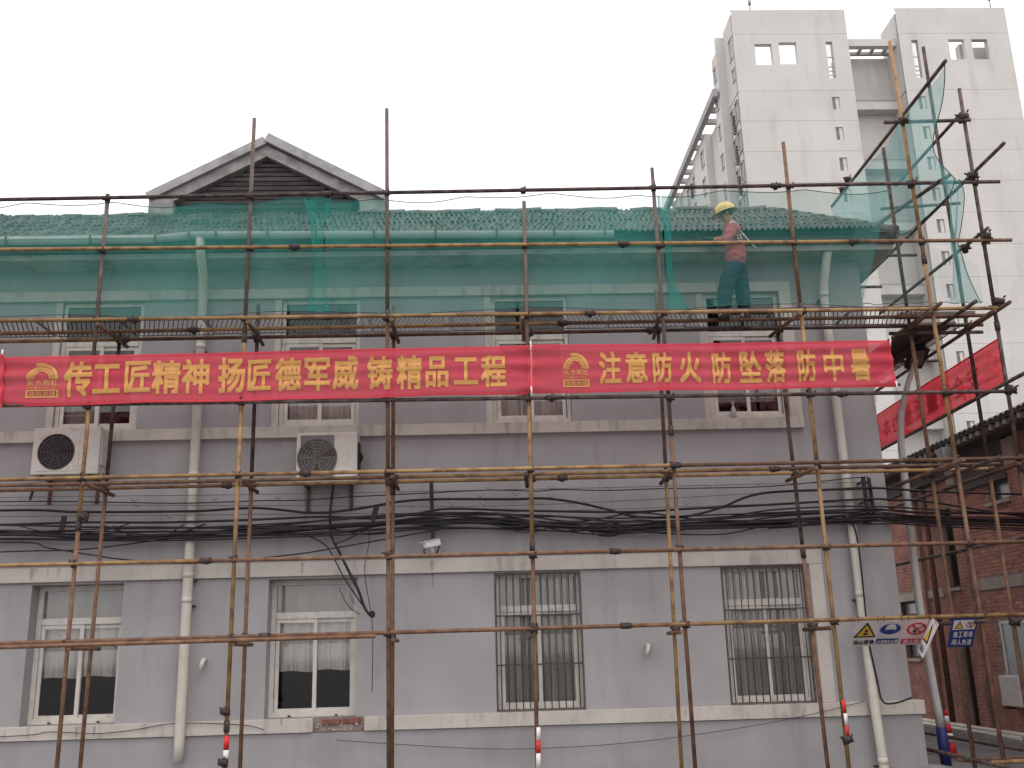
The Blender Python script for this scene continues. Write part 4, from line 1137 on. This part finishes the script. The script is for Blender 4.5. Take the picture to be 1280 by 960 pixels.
ed = [(0,1),(1,2),(2,3),(3,4),(4,5),(2,6),(6,7),(7,8),(2,9),(9,10),(10,11),(0,12),(12,13),(13,14),(14,15),(0,16),(16,17),(17,18),(18,19)]
# hand skeletons: palm then four fingers and a thumb on each hand
def hand(base, dirv, upv, pts, ed, iw):
    d = dirv.normalized(); s_ = d.cross(upv).normalized(); u = upv
    palm = base+d*.06; pts.append((palm, (.034,.018))); ip = len(pts)-1; ed.append((iw, ip))
    for k, (o_, L) in enumerate(((-.03,.062),(-.01,.072),(.01,.068),(.03,.052))):
        a = palm+s_*o_+d*.03; b = a+d*L*.55-u*.012; c = b+d*L*.35-u*.035
        n0 = len(pts); pts += [(a,.011),(b,.010),(c,.008)]; ed += [(ip,n0),(n0,n0+1),(n0+1,n0+2)]
    a = base+d*.035-s_*.032-u*.008; b = a+d*.035-s_*.02-u*.015; n0 = len(pts); pts += [(a,.012),(b,.009)]; ed += [(ip,n0),(n0,n0+1)]
hpts, hed = list(pts), list(ed)
hand(haR, haR-elR, Vector((0,0,1)), hpts, hed, 8); hand(haL, haL-elL, Vector((0,0,1)), hpts, hed, 11)
body = skin('body', hpts, hed, SKIN)
# face: nose, brow, chin, ear and eye on the head
fdir = Vector((-1,.12,-.28)).normalized(); fs = fdir.cross(Vector((0,0,1))).normalized(); fu = fs.cross(fdir)
hc = hd0.lerp(hd1,.5)
fc = MB(); 
def blob(mb, c, rx, ry, rz, n=8):
    mb.grid(lambda u, v: c+fdir*rx*math.cos(math.pi*(v-.5))*math.cos(2*math.pi*u)+fs*ry*math.cos(math.pi*(v-.5))*math.sin(2*math.pi*u)+fu*rz*math.sin(math.pi*(v-.5)), n, 6)
blob(fc, hc+fdir*.088-fu*.012, .022, .014, .026); blob(fc, hc+fdir*.075-fu*.07, .026, .03, .022); blob(fc, hc+fdir*.082+fu*.022, .014, .045, .010)
for s_ in (-1,1): blob(fc, hc-fdir*.005+fs*.085*s_-fu*.008, .022, .010, .034)
fc.build('face', SKIN, WK)
ey = MB()
for s_ in (-1,1): blob(ey, hc+fdir*.083+fs*.03*s_+fu*.006, .008, .012, .007)
blob(ey, hc+fdir*.092-fu*.045, .006, .022, .005); ey.build('eyes_and_mouth', SHOE, WK)
hr = MB(); blob(hr, hc-fdir*.022+fu*.012, .085, .092, .075, 14); hr.build('hair', BLACK, WK)
sh = [(W(918.5,335),.175),(wst,.152),(chs,.16),(W(913.5,283.5),.085),(shR,.095),(elR,.072),(W(893,299.5,-.165),.055),(shL,.095),(elL,.06),(W(890,300.5,.12),.05)]
skin('shirt', sh, [(0,1),(1,2),(2,3),(2,4),(4,5),(5,6),(2,7),(7,8),(8,9)], SHIRT, lev=3)
tr_ = [(W(919,323),.135),(hpR,.135),(knR,.118),(W(905.5,393,-.09),.098),(hpL,.135),(knL,.118),(W(931,393,.10),.098)]
skin('trousers', tr_, [(0,1),(1,2),(2,3),(0,4),(4,5),(5,6)], TROUS, lev=3)
for hb, el in ((haR,elR),(haL,elL)):
    gp = [(hb-(hb-el).normalized()*.05,.036),(hb,.036)]; ge = [(0,1)]; hand(hb,(hb-el),Vector((0,0,1)),gp,ge,1)
    gp = [(p[0], tuple(x*1.18 for x in p[1]) if isinstance(p[1],tuple) else p[1]*1.25) for p in gp]
    skin('glove', gp, ge, BLACK)
for an, to in ((anR,toR),(anL,toL)):
    heel = Vector((an.x+.07, an.y, to.z+.0))
    skin('boot', [(an+Vector((0,0,.03)),.055),(Vector((an.x,an.y,to.z+.02)),.055),(heel,.045),(to+Vector((.06,0,.01)),(.05,.045)),(to-Vector((.03,0,0)),(.045,.035))], [(0,1),(1,2),(1,3),(3,4)], SHOE)
# helmet: shell, brim, ridge
hl = hc+fu*.055-fdir*.012
he = MB()
he.grid(lambda u, v: hl+fdir*.150*math.cos(v*math.pi/2)*math.cos(2*math.pi*u)+fs*.125*math.cos(v*math.pi/2)*math.sin(2*math.pi*u)+fu*.130*math.sin(v*math.pi/2), 26, 9)
HO = he.build('helmet', HELM, WK)
bm_ = MB()
def brim(u, v):
    a = 2*math.pi*u; ex = .018+.055*max(0,math.cos(a))**1.5
    return hl+fdir*(.150+ex*v)*math.cos(a)+fs*(.125+.018*v)*math.sin(a)-fu*(.004+.022*v)
bm_.grid(brim, 30, 2).build('brim', HELM, HO)
rg = MB(); rg.tube([hl+fdir*.152*math.cos(a)+fu*.132*math.sin(a) for a in [rad(20+10*k) for k in range(15)]], .014, 6).build('crest', HELM, HO)
stp = [W(912,279,-.19), W(917,277,-.12), W(922,284,-.16), W(930,294,-.17), W(938,303,-.12), W(945,310,-.05)]
MB().tube(smooth(stp), .012, 6).build('harness_strap', WHITE, WK)
pm = MB()                                             # white print on the shirt back
for k in range(5):
    for j in range(2):
        c = W(921.5+2.2*k*.5+j*1.5, 291+3.2*k, -.185); pm.box(c.x-.02,c.x+.02,c.y-.004,c.y+.004,c.z-.012,c.z+.010)
pm.build('shirt_print', WHITE, WK)

# ------------------------------------------------------------------ street lamp in the alley
YLp = 1.0
o = thing('street_lamp', 'pale grey street lamp with blue painted foot and dark lamp head in the alley', 'street lamp', (PY(1186,968,YLp).x, YLp, 0))
pts = [PY(a,b,YLp) for a, b in ((1176,909),(1150,760),(1129,580),(1126,540),(1127,515))]+[PY(1131,495,.9),PY(1138,470,.75),PY(1146,448,.6)]
MB().tube(smooth(pts,5), [.064-.026*min(1,k/35) for k in range(len(smooth(pts,5)))], 14).build('post', LAMPW, o)
b0 = PY(1176,909,YLp); MB().tube([(b0.x+.01,YLp,0.0),(b0.x,YLp,b0.z)], .078, 14).build('painted_foot', BLUE, o)
c = [PY(1131,461,.80),PY(1152,461,.80),PY(1163,437,.35),PY(1158,434,.25),PY(1143,436,.25),PY(1138,441,.45)]
nn = (c[1]-c[0]).cross(c[2]-c[0]).normalized(); nn = nn if nn.z > 0 else -nn
MB().prism(c, nn*.07).build('lamp_head', SIGNK, o)
ci = [sum(c,Vector())/6+(p-sum(c,Vector())/6)*.72 for p in c]
MB().prism([p-nn*.004 for p in ci], -nn*.004).build('lamp_lens', ACG, o)

# ------------------------------------------------------------------ brick building across the alley
XBk = 9.5
BK = thing('brick_building', 'old red brick building with tiled eaves across the alley at right', 'building', (XBk+2, 4, 0))
ztop = 5.35
# openings on the wall plane, in (y0,y1,z0,z1)
hol = [(3.0,3.75,4.20,4.86),(5.35,5.85,2.78,4.35),(3.05,4.02,.95,2.08),(7.45,8.45,2.30,2.62),(7.60,8.35,1.40,1.80),(5.1,5.75,.12,2.0)]
ws = MB()
ys = sorted({-8.,16.,*[v for h in hol for v in h[:2]]}); zs_ = sorted({0.,ztop,*[v for h in hol for v in h[2:4]]})
for a, b in zip(ys, ys[1:]):
    for c_, d in zip(zs_, zs_[1:]):
        if any(h[0] < (a+b)/2 < h[1] and h[2] < (c_+d)/2 < h[3] for h in hol): continue
        ws.quad((XBk,a,c_),(XBk,a,d),(XBk,b,d),(XBk,b,c_))
for a, b, c_, d in hol:
    q = XBk+.2
    ws.quad((XBk,a,c_),(q,a,c_),(q,a,d),(XBk,a,d)).quad((XBk,b,c_),(XBk,b,d),(q,b,d),(q,b,c_)).quad((XBk,a,d),(q,a,d),(q,b,d),(XBk,b,d)).quad((XBk,a,c_),(XBk,b,c_),(q,b,c_),(q,a,c_))
ws.quad((XBk,-8,0),(XBk,-8,ztop),(XBk+7,-8,ztop),(XBk+7,-8,0)).quad((XBk,16,0),(XBk+7,16,0),(XBk+7,16,ztop),(XBk,16,ztop)).quad((XBk+7,-8,0),(XBk+7,-8,ztop),(XBk+7,16,ztop),(XBk+7,16,0))
WLb = ws.build('wall', MORTAR, BK)
bands = [(2.6,5.2,2.66,2.86),(6.1,9.5,2.62,2.78),(-8,2.55,2.66,2.86)]
BL_, BH, PIT = .232, .058, .0705
bmesh_me = MB().box(0,.014,0,BL_,0,BH).mesh('brick', BRICKM)
cand = []
row = 0; z = .02
while z+BH < ztop-.02:
    y = -7.9+(.12 if row % 2 else 0)
    while y < 12:
        if not any(h[0]-.01 < y+BL_ and y < h[1]+.01 and h[2]-.01 < z+BH and z < h[3]+.01 for h in hol) and not any(b[0] < y+BL_ and y < b[1] and b[2] < z+BH and z < b[3] for b in bands): cand.append((y, z))
        y += BL_+.011
    z += PIT; row += 1
cand.sort(key=lambda c_: abs(c_[0]-3.4)+abs(c_[1]-3.6)*.8)
rest = MB()
for k, (y, z) in enumerate(cand):
    dx = random.uniform(-.004,.005)
    if k < 300: piece('brick', bmesh_me, WLb, (XBk-.008+dx, y, z))
    else: rest.box(XBk-.008+dx, XBk+.006, y, y+BL_, z, z+BH)
rest.build('brickwork', BRICKM, BK, fix=False)['kind'] = 'stuff'
for y0, y1, z0, z1 in bands: MB().box(XBk-.03, XBk+.01, y0, y1, z0, z1).build('render_band', BEIGE, BK)
# brick piers with pale capitals
for y in (5.0, 2.7, 7.0, -.2, -3.0):
    pr = MB().box(XBk-.07, XBk-.0, y-.17, y+.17, 0, 4.75).build('pier', MORTAR, BK)
    pb = MB(); z = .02; row = 0
    while z+BH < 4.75:
        for a, b in (((y-.172,y+.055),(y+.066,y+.172)) if row % 2 else ((y-.172,y-.066),(y-.055,y+.172))): pb.box(XBk-.078+random.uniform(-.003,.003), XBk-.06, a, b, z, z+BH)
        z += PIT; row += 1
    pb.build('brickwork', BRICKM, pr, fix=False)['kind'] = 'stuff'
    MB().box(XBk-.10, XBk-.0, y-.18, y+.18, 4.753, 5.22).build('pier_head', BEIGE, BK)
MB().tube([(XBk-.2,6.05,.1),(XBk-.2,6.05,4.9)], .055, 10).build('rainwater_pipe', IRON, BK)
# windows, door
for (y0, y1, z0, z1), kind in zip(hol, ('w','s','w2','v','v','d')):
    x = XBk+(-.03 if kind == 'w2' else .10)
    fr = MB().box(x,x+.05,y0,y0+.05,z0,z1).box(x,x+.05,y1-.05,y1,z0,z1).box(x,x+.05,y0+.05,y1-.05,z0,z0+.05).box(x,x+.05,y0+.05,y1-.05,z1-.05,z1)
    if kind == 'w2': fr.box(x,x+.05,(y0+y1)/2-.025,(y0+y1)/2+.025,z0+.05,z1-.05)
    f_ = fr.build('door' if kind == 'd' else 'window', UPVC if kind == 'w2' else IRON, BK)
    MB().box(x+.02,x+.03,y0+.05,y1-.05,z0+.05,z1-.05).build('door_panel' if kind == 'd' else 'pane', SHOE if kind == 'd' else TGLASS if kind != 's' else BLACK, f_)
    if kind != 'd': MB().box(XBk-.07, XBk+.11, y0-.08, y1+.08, z0-.06, z0-.004).build('window_sill', BEIGE, f_)
MB().box(XBk+.26, XBk+.3, -8, 16, 0, ztop).build('interior', ROOM, BK)
# dark boarded eaves and corrugated roof edge
MB().box(XBk-.10, XBk-.02, 2.88, 4.82, 4.55, 5.28).build('eave_board', GREYB, BK)
MB().box(XBk-.08, XBk-.02, 5.19, 6.81, 4.90, 5.28).build('eave_board', GREYB, BK)
MB().box(XBk-.08, XBk-.02, 7.19, 12, 4.95, 5.28).build('eave_board', GREYB, BK)
MB().box(XBk-.42, XBk+.3, -8, 16, 5.28, 5.34).build('eave_soffit', WOOD, BK)
et = MB()
def etf(u, v): return (XBk-.55+v*4.2, u, 5.485+.018*math.cos(u*2*math.pi/.19)+v*1.7)
y = -8.
while y < 16:
    n = 6
    def ff(u, v, y=y): return etf(y+u*.19, v)
    et.grid(ff, n, 1)
    i = len(et.v)
    for k in range(n+1):
        p = Vector(etf(y+k/n*.19, 0)); et.v += [p, p+Vector((.02,0,-.03))]
    for k in range(n): et.f.append((i+2*k,i+2*k+1,i+2*k+3,i+2*k+2))
    y += .19
et.build('roof_tiles', TILE, BK, fix=False)['kind'] = 'stuff'
cm = MB().box(0,.12,-.045,.045,-.10,0).mesh('eave_corbel', CONC2)
y = -7.9
while y < 15.8:
    piece('eave_corbel', cm, BK, (XBk-.50, y, 5.41)); y += .24
MB().box(XBk-.52, XBk+.5, -8, 16, 5.415, 5.47).build('roof_deck', WOOD, BK)
MB().box(XBk-.46, XBk-.40, -8, 16, 5.345, 5.40).build('verge_board', CONC2, BK)
p = PX(1179,556,XBk-.6); MB().bbox(p.x-.1,p.x+.12,p.y-.15,p.y+.12,5.02,5.30,.02).build('hopper_head', CONC2, BK)

# white box under the lower window, pipes, cone
o = thing('outdoor_unit', 'white metal unit on the brick wall under the lower right window', 'air conditioner', (XBk-.2,3.62,.60))
MB().bbox(XBk-.24,XBk-.02,3.30,3.92,.62,1.14,.02).build('casing', ACW, o); MB().box(XBk-.26,XBk-.01,3.34,3.40,.56,.617).box(XBk-.26,XBk-.01,3.82,3.88,.56,.617).build('bracket', IRON, o)
for k, (y0, y1, z) in enumerate(((2.9,7.2,.150),(2.7,6.9,.150),(2.5,6.8,.21))):
    x = 8.98+.08*(k % 2)+(.04 if k == 2 else 0)
    q = MB().tube([(x,y0,z),(x,y1,z)], .037, 12)
    tag(q.build('pvc_pipe', PVC), ('long white plastic pipe lying on the kerb, nearest the road','long white plastic pipe lying on the kerb, beside the brick wall','long white plastic pipe resting on top of two others by the brick wall')[k], 'pipe', 'white pipes along the kerb')
cp = PY(1190,950,2.0)
o = thing('traffic_cone', 'red and white traffic cone standing behind the blue lamp foot', 'traffic cone', (cp.x,2.0,0))
MB().box(cp.x-.14,cp.x+.14,1.86,2.14,0.004,.04).build('cone_base', RED, o)
for z0, z1, m in ((.04,.22,RED),(.221,.36,WHITE),(.361,.50,RED),(.501,.62,WHITE),(.621,.70,RED)):
    rr = lambda z: .10-.11*z
    MB().tube([(cp.x,2,z0),(cp.x,2,z1)], [rr(z0),rr(z1)], 16).build('cone_band', m, o)

# ------------------------------------------------------------------ white apartment tower far behind
YT = 66.0
TW_ = thing('apartment_tower', 'tall white apartment tower with open roof frames and small windows behind the scaffold', 'building', (37, YT+5, 0))
FH = 3.06
zr = 50.65
def tower_front(x0, x1, ztp, holes, ywall=YT):
    lv = [zr-FH*k for k in range(17)][::-1]; lv = [v for v in lv if v > .5]
    lv = [0.]+lv+[56.59, ztp]
    for a, b in zip(lv, lv[1:]):
        m = MB(); hh = [h for h in holes if h[2] >= a-.01 and h[3] <= b+.01]
        g_ = 0
        wall_xz(m, x0, x1, a+.022 if a > 0 else 0, b-g_, ywall, hh)
        m.quad((x0,ywall,b-g_),(x1,ywall,b-g_),(x1,ywall+.3,b-g_),(x0,ywall+.3,b-g_)); m.quad((x0,ywall,a+.022),(x0,ywall+.3,a+.022),(x1,ywall+.3,a+.022),(x1,ywall,a+.022))
        m.build('wall_panel', TOWER, TW_, fix=False)
xa0, xa1, za = 24.471, 35.267, 59.2
xc0, xc1 = 40.089, 50.642
hA = [(26.42,28.0,53.37,55.57,.5),(28.69,30.33,53.44,55.72,.5),(33.13,33.74,51.95,55.78,.5)]
hC = [(41.24,41.84,51.95,55.9,.5),(44.75,46.26,53.83,55.96,.5),(46.96,48.46,53.82,55.95,.5)]
winA = [(33.06,33.76,zr-FH*k-1.95,zr-FH*k-.65,.25) for k in range(16)]
winC = [(41.1,41.8,zr-FH*k-1.95,zr-FH*k-.65,.25) for k in range(16)]
tower_front(xa0, xa1, za, hA+winA); tower_front(xc0, xc1, za+.15, hC+winC)
for h in winA+winC:
    x0, x1, z0, z1, d = h
    f_ = frame_xz(MB(), x0, x1, z0, z1, .05, YT+.12, YT+.2).box((x0+x1)/2+.02,(x0+x1)/2+.09,YT+.13,YT+.19,z0+.05,z1-.05).build('window', TOWERD if (h in winC) else UPVC, TW_)
    MB().box(x0+.05,x1-.05,YT+.15,YT+.17,z0+.05,z1-.05).build('pane', TGLASS, f_)
    MB().box((x0+x1)/2-.0,(x0+x1)/2+.3,YT+.10,YT+.118,z0+.06,z1-.06).build('sash', UPVC, f_)
# slabs and bars inside the slit openings, and the parapet frame beyond
for x0, x1 in ((33.13,33.74),(41.24,41.84)):
    q = MB()
    for z in (52.3,52.75,53.2,54.2): q.box(x0,x1,YT+.2,YT+.25,z,z+.10)
    for k in range(5): q.box(x0+.1*k+.05,x0+.1*k+.09,YT+.22,YT+.24,52.0,55.7)
    q.build('slit_railing', TOWERD, TW_)
def tbox(x0, x1, y0, y1, z0, z1, m=TOWER, nm='wall'): return MB().box(x0, x1, y0, y1, z0, z1).build(nm, m, TW_)
# bodies behind the fronts: full to the roof terrace, hollow frame above it
tbox(xa0+.02, xa1-.02, YT+.31, YT+13, 0, 50.6); tbox(xc0+.02, xc1-.02, YT+.31, YT+13, 0, 50.6)
tbox(xa0, xa0+.4, YT+.303, YT+3.17, 50.7, 58.9, nm='roof_frame_wall'); tbox(xa1-.4, xa1, YT+.303, YT+3.17, 50.7, 58.9, nm='roof_frame_wall')
tbox(xc0, xc0+.4, YT+.303, YT+3.6, 50.7, 58.9, nm='roof_frame_wall'); tbox(xc1-.4, xc1, YT+.303, YT+3.6, 50.7, 58.9, nm='roof_frame_wall')
tbox(xa0+.41, xa1-.41, YT+.51, YT+.9, 50.7, 51.6, nm='roof_parapet'); tbox(xc0+.41, xc1-.41, YT+.51, YT+.9, 50.7, 51.6, nm='roof_parapet')
tbox(46.6, 47.5, YT+1.6, YT+2.4, 50.7, 56.5, nm='roof_frame_pier'); tbox(47.6, 49.8, YT+2.6, YT+3.1, 50.7, 56.8, nm='roof_frame_pier')
q = MB().box(44.7,47.0,YT+2.0,YT+2.5,51.5,52.4)
tbox(26.3, 27.1, YT+1.2, YT+1.8, 51.2, 53.9, nm='roof_parapet')
# link between the two blocks with its roof beams and balconies
tbox(xa1-.3, xc0+.3, YT+3.0, YT+3.8, 0, 55.9, nm='link_wall')
tbox(xa1+.005, xc0-.005, YT+.6, YT+1.2, 55.7, 56.45, TOWER, 'roof_beam')
tbox(xa1+.005, xc0-.005, YT+2.4, YT+2.7, 55.95, 56.25, TOWERD, 'roof_beam')
for k in range(4): tbox(xa1+.5+1.2*k, xa1+.75+1.2*k, YT+1.21, YT+2.39, 55.95, 56.2, TOWERD, 'roof_beam')
for z in [zr-.3-FH*k for k in range(0,16,2)]:
    tbox(xa1+.01, xc0-.01, YT+1.9, YT+2.99, z-.55, z-.25, TOWER, 'balcony_slab')
    tbox(xa1+.01, xc0-.01, YT+1.92, YT+2.0, z-.2+.6, z-.2+.68, TOWERD, 'balcony_rail'); tbox(xa1+.01, xc0-.01, YT+1.92, YT+2.02, z-.24, z+.2, TOWER, 'balcony_parapet')
# side of the left block: stepped bodies and the long wing with a roof frame
x2, y2 = 23.664, YT+3.17
tbox(x2, xa0-.003, y2, y2+.4, 0, 58.4, nm='side_wall'); tbox(x2, xa0-.003, y2+.403, y2+2.0, 0, 57.0, nm='side_wall')
def side_windows(X, ys_, z0, n, hgt=1.5, wid=.8, m=TGLASS, step=FH):
    """recessed looking windows on a wall facing -X: proud frame, dark pane and ledge"""
    for y in ys_:
        for k in range(n):
            z = z0-step*k
            if z < 3: continue
            f_ = MB().box(X-.10,X-.002,y,y+.06,z,z+hgt).box(X-.10,X-.002,y+wid-.06,y+wid,z,z+hgt).box(X-.14,X-.002,y-.05,y+wid+.05,z+hgt+.003,z+hgt+.09).box(X-.12,X-.002,y-.05,y+wid+.05,z-.09,z-.003).build('window', TOWER, TW_)
            MB().box(X-.02,X-.004,y+.06,y+wid-.06,z,z+hgt).build('pane', m, f_)
LOU = mat('tower_louver', (0.24,0.235,0.225), .8, .5, 6, stretch=(1,1,3))
side_windows(xa0, (YT+.5,), 54.6, 1, 2.0, 1.0, TOWERD); side_windows(xa0, (YT+.4,), 52.2, 1, 1.1, .7, TOWERD)
side_windows(xa0, (YT+.35,YT+1.9), zr-2.6, 14, 1.9, 1.0)
for k in range(14):
    z = zr-FH*k-3.4
    q = MB()
    for j in range(7): q.box(xa0-.25, xa0-.003, YT+1.45, YT+1.95, z+.28*j, z+.28*j+.09)
    q.build('louver_stack', LOU, TW_)
side_windows(x2, (y2+.6,), zr+3.6, 15, 1.3, .7)
XW = 23.164
wing_z = 52.5
MB().box(XW-.15, XW+.35, YT+3.3, 140, wing_z-.35, wing_z+.45).build('roof_beam', TOWERD, TW_)
steps = [(24.47, y2+2.003, 76.5, 52.0), (23.75, 76.503, 82, 52.2), (24.1, 82.003, 90, 52.2), (23.75, 90.003, 103, 52.2), (24.1, 103.003, 140, 52.2)]
for (X, a, b, z) in steps:
    tbox(X, xa1, a, b, 0, z, nm='wing_wall')
    for k in range(int((b-a)/2.2)): tbox(XW+.353, X+1.6, a+1+2.2*k, a+1.35+2.2*k, wing_z-.35, wing_z+.2, TOWERD, 'roof_beam')
    side_windows(X, [a+.8+3.2*k for k in range(int((b-a)/3.2))], z-3.0, 13, 1.6, 1.1)
    for j in range(int((b-a)/6)):
        for k in range(12):
            zz = z-3.3-FH*k; q = MB()
            for jj in range(6): q.box(X-.28, X-.003, a+2.2+6*j, a+2.7+6*j, zz+.3*jj, zz+.3*jj+.09)
            q.build('louver_stack', LOU, TW_)
for px, py in ((934,10),(1231,4)):
    p = PY(px, py, YT+1)
    tag(MB().tube([(p.x,YT+1,59.0),(p.x,YT+1,p.z+.35)], .12, 8).tube([(p.x,YT+1,p.z-.1),(p.x,YT+1,p.z+.3)], .2, 8).build('roof_light', TOWERD, TW_), 'x', 'x') if False else MB().tube([(p.x,YT+.2,58.9),(p.x,YT+.2,p.z+.25)], .07, 8).tube([(p.x,YT+.2,p.z-.25),(p.x,YT+.2,p.z+.25)], .16, 8).build('roof_lamp', TOWERD, TW_)
